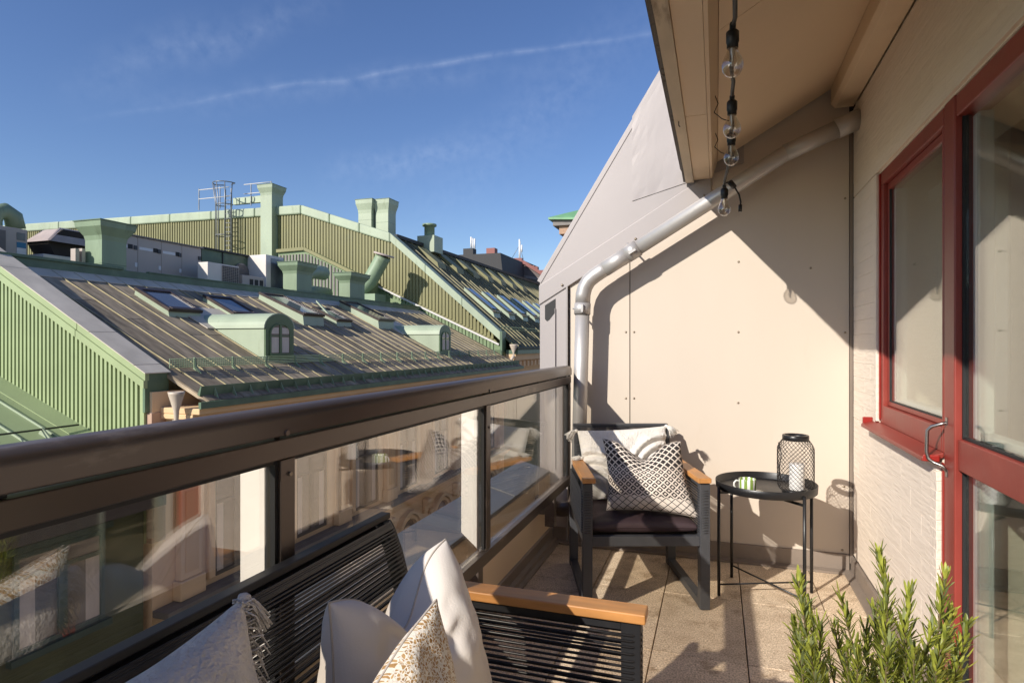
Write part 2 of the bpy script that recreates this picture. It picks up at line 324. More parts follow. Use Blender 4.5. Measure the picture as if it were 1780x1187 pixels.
def setp(o, label=None, cat=None, group=None, kind=None):
    for k, v in (('label', label), ('category', cat), ('group', group), ('kind', kind)):
        if v: o[k] = v
    return o
ORG = {}
def thing(name, label, cat, loc=(0, 0, 0), group=None, rz=0.0, local=False):
    o = bpy.data.objects.new(name, None); COL.objects.link(o); o.location = loc; o.rotation_euler = (0, 0, rz); o.empty_display_size = 0.1
    ORG[o.name] = Vector((0, 0, 0)) if (rz or local) else Vector(loc)
    return setp(o, label, cat, group)
def mesh_of(name, mb, m):
    me = bpy.data.meshes.new(name); me.from_pydata(mb.v, [], mb.f); me.polygons.foreach_set('use_smooth', mb.s)
    me.materials.append(MATS[m] if isinstance(m, str) else m); me.update()
    return me
def obj(name, mb, m, parent=None, bevel=0.0, label=None, kind=None, seg=2):
    """one mesh object; the shape is given in world metres, or in the frame of the thing when that was made with rz or local"""
    me = mesh_of(name, mb, m); o = bpy.data.objects.new(name, me); COL.objects.link(o)
    if parent is not None:
        o.parent = parent
        # children keep an origin of their own in the middle of their shape
        org = ORG[parent.name]
        c = sum((Vector(v) for v in mb.v), Vector()) / len(mb.v)
        me.transform(Matrix.Translation(-c)); o.location = c - org; ORG[o.name] = c
    else:
        xs = [v[0] for v in mb.v]; ys = [v[1] for v in mb.v]; zs = [v[2] for v in mb.v]
        c = Vector(((min(xs) + max(xs)) / 2, (min(ys) + max(ys)) / 2, min(zs)))
        me.transform(Matrix.Translation(-c)); o.location = c; ORG[o.name] = c
    if bevel:
        b = o.modifiers.new('bevel', 'BEVEL'); b.width = bevel; b.segments = seg; b.limit_method = 'ANGLE'
    return setp(o, label, None, None, kind)
def solo(name, mb, m, label, cat, group=None, bevel=0.0, kind=None):
    o = obj(name, mb, m, None, bevel); return setp(o, label, cat, group, kind)
def struct(name, mb, m): return setp(obj(name, mb, m), kind='structure')
def dup(o, loc, parent):
    c = o.copy(); COL.objects.link(c); c.parent = parent; c.location = loc; return c

# ------------------------------------------------------------------ ground far below
struct('street', MB().box(-11.4, -1.6, -60, 400, -15.62, -15.55), 'asphalt')
struct('pavement', MB().box(-11.9, -11.4, -60, 400, -15.61, -15.42), 'pavement')
struct('ground', MB().box(-1500, 1500, -800, 2500, -16.2, -15.7), 'pavement')

# ------------------------------------------------------------------ balcony floor
fl = struct('balcony_floor', MB().box(-0.95, 0.69, -2.6, 3.67, -0.3, -0.030), 'soil')
xs = [-0.947, -0.59, -0.246, 0.112, 0.470, 0.688]
ysr = [3.664, 3.09, 2.486, 1.882, 1.278, 0.674, 0.07, -0.534, -1.138, -1.742, -2.346]
for i in range(len(xs) - 1):
    for j in range(len(ysr) - 1):
        g = 0.0042; dz = RND.uniform(-0.0012, 0.0012)
        obj('floor_tile', MB().box(xs[i] + g / 2, xs[i + 1] - g / 2, ysr[j + 1] + g / 2, ysr[j] - g / 2, -0.028, dz), 'stone_tile', fl, bevel=0.0022)

# ------------------------------------------------------------------ parapet with its sheet metal cap
pw = thing('parapet_wall', 'cream balcony parapet wall with a sloping grey sheet metal cap, below the glass railing', 'parapet', (-1.07, 0.5, -0.3))
obj('wall_body', MB().box(-1.13, -0.985, -2.6, 3.66, -0.8, 0.425), 'cream_board', pw)
for a, b in ((-2.6, -1.30), (-1.296, -0.1), (-0.096, 1.06), (1.064, 2.2), (2.204, 3.655)):
    obj('inner_panel', MB().box(-0.985, -0.977, a, b, 0.09, 0.42), 'cream_board', pw, bevel=0.001)
obj('metal_cap', MB().prism([(-0.972, -2.6, 0.428), (-0.972, -2.6, 0.446), (-1.155, -2.6, 0.497), (-1.165, -2.6, 0.44), (-1.155, -2.6, 0.44), (-1.150, -2.6, 0.484)], (0, 6.22, 0)), 'ledge_sheet', pw)
for y in (0.35, 1.75, 2.95):
    obj('cap_seam', MB().bar((-0.974, y, 0.448), (-1.15, y, 0.4975), 0.012, 0.006), 'ledge_sheet', pw)
obj('skirting', MB().prism([(-0.977, -2.6, 0.0015), (-0.915, -2.6, 0.0015), (-0.915, -2.6, 0.012), (-0.935, -2.6, 0.018), (-0.938, -2.6, 0.034), (-0.962, -2.6, 0.040), (-0.964, -2.6, 0.088), (-0.977, -2.6, 0.092)], (0, 6.26, 0)), 'skirt_metal', pw)

# ------------------------------------------------------------------ house wall with window and door, to the right
hw = thing('apartment_house', 'cream painted brick house wall with a red framed window, balcony door and sloping eave', 'house', (1.0, 1.0, 0))
X0 = 0.69
core = MB()
core.box(X0 + 0.012, 1.0, 2.346, 3.67, -0.3, 0.850)      # under the window
core.box(X0 + 0.012, 1.0, 3.165, 3.67, 0.850, 1.995)     # far jamb
core.box(X0 + 0.012, 1.0, -2.6, 3.67, 1.995, 2.75)       # lintel
core.box(X0 + 0.012, 1.0, -2.6, 1.40, -0.3, 1.995)       # near part of wall
obj('masonry', core, 'cream_brick', hw)
def bricks(y0, y1, z0, z1, start=0):
    h, ln, g = 0.0713, 0.252, 0.0008
    nrow = max(1, round((z1 - z0) / (h + g))); h = (z1 - z0) / nrow - g
    for r in range(nrow):
        z = z0 + r * (h + g); y = y1 - (0 if (r + start) % 2 else ln * 0.5)
        cuts = [y1] + ([] if y == y1 else [y])
        while cuts[-1] - ln > y0 + 0.04: cuts.append(cuts[-1] - ln)
        cuts.append(y0)
        for a, b in zip(cuts[1:], cuts[:-1]):
            if b - a < 0.03: continue
            p = RND.uniform(0.0, 0.0006)
            obj('brick', MB().box(X0 - p, X0 + 0.014, a + g / 2, b - g / 2, z + g / 2, z + h + g / 2), 'cream_brick', hw, bevel=0.0006, seg=1)
bricks(2.412, 3.655, 0.10, 0.832)
bricks(3.20, 3.655, 0.8335, 1.995, 1)
bricks(0.90, 3.655, 2.0, 2.47)
pl = MB()
for k in range(24):
    z0 = 0.06 + k * 0.0322; z1 = z0 + 0.0322
    a = RND.uniform(0, 0.004)
    pl.box(X0 - 0.004 - a * 0.6, X0 + 0.014, 2.346 + RND.uniform(0, 0.003), 2.414, z0, z1)
obj('plaster_edge', pl, 'mortar', hw, bevel=0.002, seg=1)
obj('reveal', MB().box(X0 - 0.002, X0 + 0.07, 3.165, 3.200, 0.868, 1.995), 'mortar', hw, bevel=0.003)
obj('skirting', MB().prism([(0.692, 2.33, 0.0015), (0.640, 2.33, 0.0015), (0.640, 2.33, 0.010), (0.676, 2.33, 0.016), (0.678, 2.33, 0.085), (0.692, 2.33, 0.09)], (0, 1.332, 0)), 'skirt_metal', hw)
XF = 0.735
# window
wf = MB()
wf.box(XF - 0.03, XF + 0.05, 2.346, 3.165, 1.935, 1.995)
wf.box(XF - 0.03, XF + 0.05, 3.118, 3.165, 0.862, 1.935)
wf.box(XF - 0.03, XF + 0.05, 2.346, 2.364, 0.862, 1.935)
wf.box(XF - 0.03, XF + 0.05, 2.364, 3.118, 0.862, 0.945)
win = obj('window', wf, 'red_paint', hw, bevel=0.004)
sash = MB()
sash.box(XF - 0.012, XF + 0.03, 2.366, 3.116, 1.905, 1.933); sash.box(XF - 0.012, XF + 0.03, 2.366, 3.116, 0.947, 0.965)
sash.box(XF - 0.012, XF + 0.03, 3.094, 3.116, 0.965, 1.905)
obj('sash', sash, 'red_paint', win, bevel=0.002)
obj('gasket', MB().box(XF - 0.010, XF + 0.0, 2.366, 3.095, 0.9635, 0.971).box(XF - 0.010, XF + 0.0, 3.088, 3.0955, 0.97, 1.904), 'rubber', win)
obj('inner_frame', MB().box(XF + 0.006, XF + 0.05, 3.06, 3.0935, 0.966, 1.90).box(XF + 0.006, XF + 0.05, 2.366, 3.06, 0.966, 0.985), 'white_frame', win, bevel=0.003)
obj('pane', MB().box(XF - 0.006, XF - 0.002, 2.36, 3.10, 0.962, 1.91), 'window_glass', win); obj('inner_pane', MB().box(XF + 0.006, XF + 0.010, 2.36, 3.06, 0.962, 1.91), 'window_glass', win)
sl = MB().prism([(0.640, 2.335, 0.834), (0.640, 2.335, 0.849), (0.704, 2.335, 0.866), (0.704, 2.335, 0.8505), (0.690, 2.335, 0.842)], (0, 0.893, 0))
obj('window_sill', sl, 'red_paint', hw, bevel=0.003)
obj('sill_end', MB().box(0.648, 0.689, 3.2285, 3.240, 0.838, 0.880), 'red_bright', hw, bevel=0.003); obj('sill_end', MB().box(0.642, 0.689, 2.326, 2.3345, 0.836, 0.858), 'red_bright', hw, bevel=0.003)
rv = MB().box(XF - 0.036, XF - 0.031, 3.150, 3.166, 0.88, 1.99).box(XF - 0.036, X0 + 0.012, 2.330, 2.3455, 0.05, 0.833)
obj('red_edge', rv, 'red_bright', hw)
# post between window and door, door
obj('mullion', MB().box(XF - 0.034, XF + 0.06, 2.238, 2.3295, 0.02, 1.995), 'red_paint', hw, bevel=0.004)
df = MB()
df.box(XF - 0.03, XF + 0.05, 1.40, 2.237, 1.925, 1.993); df.box(XF - 0.03, XF + 0.05, 1.40, 1.47, 0.02, 1.925)
df.box(XF - 0.026, XF + 0.05, 1.47, 2.237, 0.828, 0.925); df.box(XF - 0.026, XF + 0.05, 1.47, 2.237, 0.02, 0.09)
door = obj('balcony_door', df, 'red_paint', hw, bevel=0.004)
obj('gasket', MB().box(XF - 0.014, XF + 0.012, 2.231, 2.2375, 0.09, 0.826).box(XF - 0.014, XF + 0.012, 2.231, 2.2375, 0.927, 1.925).box(XF - 0.012, XF + 0.012, 1.47, 2.231, 0.9255, 0.932), 'rubber', door)
obj('inner_frame', MB().box(XF + 0.012, XF + 0.05, 2.180, 2.2305, 0.09, 0.826).box(XF + 0.012, XF + 0.05, 2.180, 2.2305, 0.93, 1.92).box(XF + 0.012, XF + 0.05, 1.47, 2.180, 0.93, 0.955), 'white_frame', door, bevel=0.003)
obj('pane', MB().box(XF - 0.006, XF - 0.002, 1.465, 2.23, 0.93, 1.93), 'window_glass', door); obj('inner_pane', MB().box(XF + 0.006, XF + 0.010, 1.465, 2.18, 0.93, 1.93), 'window_glass', door)
obj('pane', MB().box(XF - 0.006, XF - 0.002, 1.465, 2.23, 0.085, 0.83), 'window_glass', door); obj('inner_pane', MB().box(XF + 0.006, XF + 0.010, 1.465, 2.18, 0.085, 0.83), 'window_glass', door)
hp = [(XF - 0.034, 2.300, 0.968), (XF - 0.05, 2.306, 0.962), (XF - 0.072, 2.318, 0.952), (XF - 0.082, 2.324, 0.938), (XF - 0.084, 2.325, 0.87), (XF - 0.080, 2.323, 0.846), (XF - 0.066, 2.316, 0.835), (XF - 0.046, 2.306, 0.828), (XF - 0.035, 2.300, 0.812)]
obj('pull_handle', MB().tube(hp, 0.0055, 8).box(XF - 0.037, XF - 0.0335, 2.292, 2.308, 0.962, 0.985).box(XF - 0.037, XF - 0.0335, 2.292, 2.308, 0.795, 0.818), 'chrome', hw)
# sloping eave
def soff(x): return 2.313 + 0.583 * (x - 0.113)
Y1, Y0 = 3.655, -2.6
for a, b in ((Y0, -0.9), (-0.897, 0.35), (0.353, 1.62), (1.623, 2.62), (2.623, Y1)):
    obj('eave_board', MB().box(-0.124, -0.038, a, b, 2.160, 2.175), 'cream_board', hw, bevel=0.001)
for a, b in ((Y0, -0.4), (-0.397, 0.95), (0.953, 2.12), (2.123, Y1 - 0.01)):
    obj('soffit_panel', MB().prism([(0.006, a, soff(0.006)), (0.578, a, soff(0.578)), (0.578, a, soff(0.578) + 0.02), (0.006, a, soff(0.006) + 0.02)], (0, b - a, 0)), 'cream_board', hw, bevel=0.001)
obj('step_board', MB().prism([(-0.037, Y0, 2.163), (-0.024, Y0, 2.163), (0.006, Y0, 2.262), (-0.008, Y0, 2.268)], (0, Y1 - Y0, 0)), 'cream_board', hw)
obj('corner_beam', MB().prism([(0.579, Y0, 2.50), (0.598, Y0, 2.478), (0.688, Y0, 2.478), (0.688, Y0, 2.66), (0.579, Y0, 2.62)], (0, Y1 - 0.015 - Y0, 0)), 'cream_board', hw, bevel=0.003)
fb = MB(); segs = 90
for k in range(segs):
    a = Y0 + (Y1 - 0.02 - Y0) * k / segs; b = Y0 + (Y1 - 0.02 - Y0) * (k + 1) / segs
    j = 0.0022 * noise.noise(Vector((a * 3, 0, 0)))
    fb.box(-0.168 + j, -0.125, a, b, 2.143 + j, 2.19)
obj('fascia_board', fb, 'weathered_board', hw)
de = MB()
for k in range(140):
    a = Y0 + (Y1 - 0.02 - Y0) * k / 140; b = Y0 + (Y1 - 0.02 - Y0) * (k + 1) / 140
    j = 0.004 * noise.noise(Vector((a * 6, 3, 0)))
    de.box(-0.181 + j, -0.1665, a, b, 2.148 + 0.005 * noise.noise(Vector((a * 7, 9, 0))), 2.235)
obj('drip_edge', de, 'drip_edge', hw)
obj('eave_roof', MB().prism([(-0.20, Y0, 2.226), (1.2, Y0, 3.05), (1.2, Y0, 3.12), (-0.20, Y0, 2.246)], (0, Y1 - Y0, 0)), 'zinc_dark', hw)
for y in (0.6, 1.62, 2.62):
    obj('hook', MB().tube([(-0.150, y, 2.143), (-0.150, y + 0.004, 2.128), (-0.146, y + 0.012, 2.124)], 0.0022, 5), 'dark_metal', hw)
# the room behind the panes
rm = thing('living_room', 'dim living room seen through the red framed panes', 'room', (3, 1, 0))
obj('room_floor', MB().box(1.0, 5.2, -2.6, 3.9, -0.12, 0.0), 'interior_floor', rm)
obj('room_wall', MB().box(5.2, 5.3, -2.6, 3.9, -0.12, 2.8).box(1.0, 5.2, 3.9, 4.0, -0.12, 2.8).box(1.0, 5.2, -2.7, -2.6, -0.12, 2.8).box(1.0, 5.3, -2.7, 4.0, 2.66, 2.8), 'interior_wall', rm)
def curtain(y0, y1, x, z0, z1, amp, folds, name, label, m):
    mb = MB(); n = folds * 8; vs = []
    for i in range(n + 1):
        t = i / n; y = y0 + (y1 - y0) * t; dx = amp * math.sin(t * folds * 2 * math.pi) + amp * 0.4 * math.sin(t * folds * 5.1 + 1)
        for th in (0, 0.003): vs += [(x + dx + th, y, z0), (x + dx + th, y, z1)]
    fs = []
    for i in range(n):
        a = i * 4; b = a + 4
        fs += [(a, b, b + 1, a + 1), (a + 2, a + 3, b + 3, b + 2), (a, a + 2, b + 2, b), (a + 1, b + 1, b + 3, a + 3)]
    fs += [(0, 1, 3, 2), (n * 4, n * 4 + 2, n * 4 + 3, n * 4 + 1)]
    mb.add(vs, fs, True)
    return solo(name, mb, m, label, 'curtain')
curtain(1.55, 2.16, 1.10, 0.03, 2.15, 0.022, 7, 'curtain', 'long white curtain hanging behind the lower pane of the red balcony door', 'white_cloth')
curtain(2.90, 3.12, 1.08, 0.6, 2.15, 0.015, 4, 'curtain', 'narrow pale curtain gathered at the far edge of the red framed window', 'white_cloth')
bl = thing('window_blind', 'raised white venetian blind at the top of the red framed window', 'blind', (0.9, 2.8, 1.85))
for k in range(5): obj('slat', MB().box(0.86, 0.885, 2.52, 3.06, 1.87 - k * 0.009, 1.873 - k * 0.009), 'white_frame', bl)
obj('pull_cord', MB().tube([(0.872, 2.98, 1.84), (0.872, 2.98, 1.2)], 0.0015, 5), 'white_frame', bl)

# ------------------------------------------------------------------ end wall and the grey sheet metal gable of the neighbour
def rl(x): return 2.09 + 0.583 * x
ew = thing('end_wall', 'sunlit cream panelled wall that closes the far end of the balcony', 'wall', (0, 3.7, 0))
YW = 3.67
obj('backing', MB().prism([(-0.868, YW + 0.012, -0.3), (0.72, YW + 0.012, -0.3), (0.72, YW + 0.012, 2.80), (-0.868, YW + 0.012, rl(-0.868) + 0.25)], (0, 0.10, 0)), 'dark_room', ew)
def wpanel(x0, x1):
    obj('wall_panel', MB().prism([(x0, YW, 0.088), (x1, YW, 0.088), (x1, YW, rl(x1) + 0.16 + (0.12 if x1 > 0 else 0)), (x0, YW, rl(x0) + 0.16)], (0, 0.012, 0)), 'cream_panel', ew, bevel=0.0012)
wpanel(-0.858, -0.4935); wpanel(-0.4885, 0.672)
obj('corner_seal', MB().box(0.674, 0.689, YW - 0.008, YW + 0.004, 0.05, 2.45), 'skirt_metal', ew)
obj('skirting', MB().prism([(-0.96, YW - 0.014, 0.0015), (-0.96, YW - 0.055, 0.0015), (-0.96, YW - 0.055, 0.012), (-0.96, YW - 0.016, 0.018), (-0.96, YW - 0.012, 0.096), (-0.96, YW - 0.001, 0.098), (-0.96, YW - 0.001, 0.0015)], (1.63, 0, 0)), 'skirt_metal', ew)
scr = MB().lathe([(0.0, 0.0045), (0.0045, 0.004), (0.0062, 0.0015), (0.0062, -0.001)], n=10)
for i in range(len(scr.v)):
    x, y, z = scr.v[i]; scr.v[i] = (x, -z, y)
sme = mesh_of('screw', scr, 'screw')
for x, z in [(0.116, 1.684), (0.115, 1.288), (0.114, 0.889), (-0.515, 1.292), (-0.467, 1.292), (-0.515, 0.897), (-0.467, 0.898), (0.485, 1.634), (0.652, 1.282), (0.11, 0.45), (0.647, 0.457), (0.639, 0.115), (-0.515, 1.70), (-0.467, 1.73), (-0.515, 0.5), (-0.467, 0.5), (0.652, 2.0), (-0.82, 1.29), (-0.82, 0.9)]:
    o = bpy.data.objects.new('screw', sme); COL.objects.link(o); o.parent = ew; o.location = Vector((x, YW - 0.001, z)) - ORG[ew.name]

nb = thing('neighbour_gable', 'pale grey sheet metal gable wall rising above the cream end wall', 'gable', (-0.6, 3.8, 0.5))
cheek = [(-1.046, 1.47), (-1.046, 1.61), (-0.302, 2.80), (0.45, 4.0), (1.4, 4.6), (1.4, 3.2), (0.0, rl(0))]
obj('metal_cladding', MB().prism([(x, YW - 0.006, z) for x, z in cheek[:-1]] + [(0.72, YW - 0.006, 2.76), (-0.03, YW - 0.006, 2.30), (-0.03, YW - 0.006, rl(-0.03))], (0, 0.3, 0)), 'zinc', nb)
# folded flashing along the foot of the sheet and the edge fold along the verge
def along(x): return rl(x)
obj('flashing', MB().prism([(-1.050, YW - 0.008, rl(-1.05) - 0.016), (-0.03, YW - 0.008, rl(-0.03)), (-0.03, YW - 0.008, rl(-0.03) + 0.125), (-1.050, YW - 0.008, rl(-1.05) + 0.105)], (0, -0.012, 0)), 'zinc', nb, bevel=0.004)
obj('verge_fold', MB().bar((-1.052, YW - 0.004, 1.606), (0.45, YW - 0.004, 4.012), 0.03, 0.012, (0, 1, 0)), 'zinc', nb, bevel=0.003)
sh = MB(); nx, nz = 14, 10
vs = []
for i in range(nx + 1):
    for j in range(nz + 1):
        x = -0.476 + 0.62 * i / nx; z0 = 2.068 + (x + 0.476) * 0.27; z1 = 2.57 + (x + 0.476) * 1.6
        z = z0 + (z1 - z0) * j / nz
        edge = (i == 0 or j == 0)
        y = YW - 0.010 + 0.0016 * noise.noise(Vector((x * 6, z * 6, 3))) + (0.0015 * noise.noise(Vector((x * 30, z * 30, 0))) if edge else 0)
        vs.append((x + (0.006 * noise.noise(Vector((0, z * 14, 2))) if i == 0 else 0), y, z))
sh.add(vs, [(i * (nz + 1) + j, (i + 1) * (nz + 1) + j, (i + 1) * (nz + 1) + j + 1, i * (nz + 1) + j + 1) for i in range(nx) for j in range(nz)], False)
so = obj('overlapping_sheet', sh, 'zinc', nb); sm_ = so.modifiers.new('thickness', 'SOLIDIFY'); sm_.thickness = 0.004
pl_ = MB().prism([(-1.046, YW - 0.012, -0.6), (-0.874, YW - 0.012, -0.6), (-0.874, YW - 0.012, rl(-0.874) - 0.005), (-1.046, YW - 0.012, rl(-1.046) - 0.005)], (0, 0.2, 0))
obj('corner_cladding', pl_, 'zinc', nb, bevel=0.003)
obj('standing_seam', MB().box(-0.9475, -0.9445, YW - 0.022, YW - 0.0125, 0.45, 1.44), 'zinc', nb)
obj('vent_slot', MB().prism([(-1.012, YW - 0.0145, 1.375), (-1.0, YW - 0.0145, 1.362), (-0.985, YW - 0.0145, 1.37), (-0.945, YW - 0.0145, 1.42), (-0.945, YW - 0.0145, 1.50), (-1.012, YW - 0.0145, 1.46)], (0, 0.004, 0)), 'rubber', nb)
obj('edge_fold', MB().box(-0.876, -0.866, YW - 0.024, YW - 0.001, 0.0, 1.575), 'zinc_dark', nb)
for x in (-0.90, -0.455, -0.07):
    o = bpy.data.objects.new('screw', sme); COL.objects.link(o); o.parent = nb; o.location = Vector((x, YW - 0.022, rl(x) + 0.016)) - ORG[nb.name]; o.scale = (1.3, 1.3, 1.3)
nbk = [(-1.05, 1.6), (-0.31, 2.78), (2.0, 6.4), (6, 8), (14, 8), (14, -16), (-1.05, -16)]
obj('house_body', MB().prism([(x, 4.0, z) for x, z in nbk], (0, 40, 0)), 'zinc_dark', nb)
solo('house_front', MB().box(-1.13, 8, -40, 3.64, -15.7, -0.81), 'cream_board', 'cream street front of the house below the balcony', 'house front')

sky_block_wall = thing('end_wall', 'unseen cream panelled wall added behind the viewer to keep sky light off the balcony', 'wall', (0, -2.65, 0))  # added out of view: blocks sky light from behind to deepen the balcony shade
obj('wall_panel', MB().prism([(-1.0, -2.605, -0.3), (0.69, -2.605, -0.3), (0.69, -2.605, 2.66), (-0.03, -2.605, 2.24), (-1.0, -2.605, 1.6)], (0, -0.2, 0)), 'cream_panel', sky_block_wall)
obj('house_side', MB().prism([(-1.05, -2.81, -16), (14, -2.81, -16), (14, -2.81, 8), (2, -2.81, 6.4), (-0.31, -2.81, 2.78), (-1.05, -2.81, 1.6)], (0, -30, 0)), 'zinc_dark', sky_block_wall)
# ------------------------------------------------------------------ downpipe in front of the end wall
dp = thing('downpipe', 'grey metal rain downpipe bent along the sloping top of the cream end wall', 'downpipe', (-0.75, 3.52, 0.2))
yp = 3.525; pr = 0.042
obj('pipe', MB().tube([(-0.775, yp, 0.36), (-0.746, yp, 1.47)], pr, 20), 'pipe_metal', dp)
bend = [(-0.746, yp, 1.46), (-0.744, yp, 1.51), (-0.733, yp, 1.552), (-0.712, yp, 1.588), (-0.68, yp, 1.615), (-0.640, yp, 1.641), (-0.600, yp, 1.664)]
obj('elbow', MB().tube(bend, pr + 0.002, 20), 'pipe_metal', dp)
obj('pipe', MB().tube([(-0.62, yp, 1.653), (-0.47, yp, 1.742)], pr + 0.0035, 20), 'pipe_metal', dp)
obj('pipe', MB().tube([(-0.50, yp, 1.724), (0.343, yp, 2.228), (0.40, yp, 2.252)], pr, 20), 'pipe_metal', dp)
obj('pipe', MB().tube([(0.345, yp, 2.231), (0.60, yp, 2.335)], pr + 0.003, 20), 'pipe_metal', dp)
obj('wall_socket', MB().tube([(0.585, yp, 2.329), (0.70, yp, 2.376)], pr + 0.009, 20), 'pipe_metal', dp)
def clamp(p, q, name='clamp'):
    p, q = Vector(p), Vector(q); d = (q - p).normalized(); m = MB().tube([p, q], pr + 0.006, 20)
    side = d.cross(Vector((0, 1, 0))).normalized()
    c = (p + q) / 2
    m.bar(c + Vector((0, -pr - 0.010, 0)) - d * 0.022 - side * 0.01, c + Vector((0, -pr - 0.010, 0)) + d * 0.022 - side * 0.01, 0.012, 0.012, (0, 1, 0))
    m.tube([c + side * 0.02, c + side * (pr + 0.012) , c + side * (pr + 0.02) + Vector((0, 0.145, 0))], 0.006, 6)
    obj(name, m, 'pipe_metal', dp)
    obj('clamp_shadow_ring', MB().tube([p - d * 0.001, p - d * 0.004], pr + 0.003, 20), 'rubber', dp)  # black ring that paints the shadow gap beside the clamp
clamp((-0.749, yp, 1.395), (-0.747, yp, 1.46)); clamp((-0.49, yp, 1.730), (-0.425, yp, 1.769))
obj('shoe', MB().tube([(-0.775, yp, 0.40), (-0.778, yp, 0.33), (-0.79, yp, 0.285), (-0.815, yp, 0.255), (-0.86, yp, 0.245), (-0.93, yp, 0.243)], pr + 0.004, 18), 'bronze', dp)

# ------------------------------------------------------------------ glass railing
rg = thing('glass_railing', 'dark bronze metal balcony railing with tinted glass panes', 'railing', (-0.85, 0.5, 0))
XR = -0.85; RY0, RY1 = -2.45, 3.58
prof = [(-0.040, 1.037), (-0.040, 1.040), (-0.040, 1.068), (-0.040, 1.070), (-0.0385, 1.0785), (-0.034, 1.085), (-0.027, 1.0895), (-0.020, 1.091), (-0.018, 1.0912), (0.010, 1.0912), (0.012, 1.091), (0.0205, 1.0885), (0.0265, 1.0835), (0.030, 1.0765), (0.031, 1.070), (0.031, 1.068), (0.031, 1.040), (0.031, 1.037)]
hr = MB(); n = len(prof); ring = [(RY0, 1.0), (RY1 - 0.03, 1.0), (RY1 - 0.012, 0.93), (RY1 - 0.002, 0.80)]
vs = []
for y, k in ring:
    for px, pz in prof: vs.append((XR + px * k, y, 1.037 + (pz - 1.037) * k))
fs = [(i * n + k, (i + 1) * n + k, (i + 1) * n + (k + 1) % n, i * n + (k + 1) % n) for i in range(len(ring) - 1) for k in range(n)]
hr.add(vs, fs, True); hr.f.append(tuple(len(ring) * n - n + k for k in range(n))[::-1]); hr.s.append(False)
hr.f.append(tuple(range(n))); hr.s.append(False)
obj('handrail', hr, 'bronze', rg)
obj('top_rail', MB().box(XR - 0.022, XR + 0.022, RY0, RY1, 0.988, 1.0285), 'bronze', rg, bevel=0.002)
obj('top_gasket', MB().box(XR - 0.012, XR + 0.012, RY0, RY1, 0.979, 0.9875), 'rubber', rg)
obj('bottom_rail', MB().box(XR - 0.022, XR + 0.022, RY0, RY1, 0.385, 0.432), 'bronze', rg, bevel=0.002)
posts = [-2.44, -1.29, -0.13, 1.035, 2.19, 3.555]
for i, y in enumerate(posts):
    pst = obj('post', MB().box(XR - 0.021, XR + 0.020, y - 0.022, y + 0.022, 0.434, 0.986), 'bronze', rg, bevel=0.0015)
    if i < len(posts) - 1:
        obj('outer_fin', MB().prism([(XR - 0.0225, y - 0.014, 0.437), (XR - 0.088, y - 0.014, 0.492), (XR - 0.088, y - 0.014, 0.975), (XR - 0.0225, y - 0.014, 0.975)], (0, 0.010, 0)), 'white_fin', pst)
    obj('gasket', MB().box(XR - 0.012, XR + 0.013, y - 0.031, y - 0.0225, 0.44, 0.98).box(XR - 0.012, XR + 0.013, y + 0.0225, y + 0.028, 0.44, 0.98), 'rubber', pst)
    yb = y - (0.22 if i == len(posts) - 1 else 0.0)
    obj('floor_bracket', MB().box(-0.918, -0.862, yb - 0.024, yb + 0.024, 0.195, 0.383).box(-0.9765, -0.9185, yb - 0.02, yb + 0.02, 0.26, 0.36), 'bronze', rg, bevel=0.002)
    obj('bolt', MB().tube([(XR + 0.018, y + 0.004, 0.955 if i % 2 else 0.90), (XR + 0.025, y + 0.004, 0.955 if i % 2 else 0.90)], 0.0045, 8), 'screw', pst)
    if y > -1 and y < 3:
        obj('spacer_bolt', MB().tube([(XR + 0.002, y - 0.012, 1.0287), (XR + 0.002, y - 0.012, 1.0368)], 0.006, 8).tube([(XR + 0.024, y - 0.02, 1.042), (XR + 0.036, y - 0.02, 1.042)], 0.006, 8), 'bronze', rg)
for a, b in zip(posts[:-1], posts[1:]):
    obj('glass_pane', MB().box(XR - 0.006, XR + 0.002, a + 0.0285, b - 0.0315, 0.433, 0.9785), 'balcony_glass', rg)
for a, b in ((RY0 + 0.1, 0.42), (0.46, 0.52), (2.9, 3.1), (3.3, 3.5)):
    obj('spacer_strip', MB().box(XR - 0.010, XR + 0.012, a, b, 1.0288, 1.0367), 'rubber', rg)

# ------------------------------------------------------------------ string of bulbs under the eave
sl_ = thing('string_lights', 'black string of clear light bulbs hanging under the eave', 'string lights', (0.05, 1.8, 2.16))
bulbs = [(0.046, 0.97, 2.01), (0.046, 1.40, 2.007), (0.042, 1.82, 2.0), (0.050, 2.25, 1.965), (0.056, 2.63, 1.975), (0.034, 3.07, 1.860)]
for i, (x, y, z) in enumerate(bulbs):
    r = 0.030
    pf = [(0.0005, -0.032), (0.010, -0.0305), (0.019, -0.025), (0.026, -0.015), (0.0295, -0.002), (0.0285, 0.010), (0.024, 0.022), (0.018, 0.034), (0.0145, 0.046), (0.0135, 0.056)]
    b = obj('bulb', MB().lathe(pf, (x, y, z), 20), 'bulb_glass', sl_)
    fl_ = MB().tube([(x - 0.006, y, z + 0.045), (x - 0.009, y, z + 0.012), (x - 0.004, y + 0.004, z + 0.018), (x, y, z + 0.010), (x + 0.004, y + 0.004, z + 0.018), (x + 0.009, y, z + 0.012), (x + 0.006, y, z + 0.045)], 0.0006, 4)
    fl_.lathe([(0.0, 0.0), (0.004, 0.0), (0.003, 0.022), (0.0065, 0.036), (0.0065, 0.055)], (x, y, z), 8)
    obj('filament', fl_, 'filament', b)
    s = MB().lathe([(0.0, 0.100), (0.012, 0.0995), (0.0175, 0.094), (0.0175, 0.066), (0.0155, 0.063), (0.0155, 0.050), (0.0, 0.0495)], (x, y, z), 16)
    obj('socket', s, 'socket', sl_)
cable = []
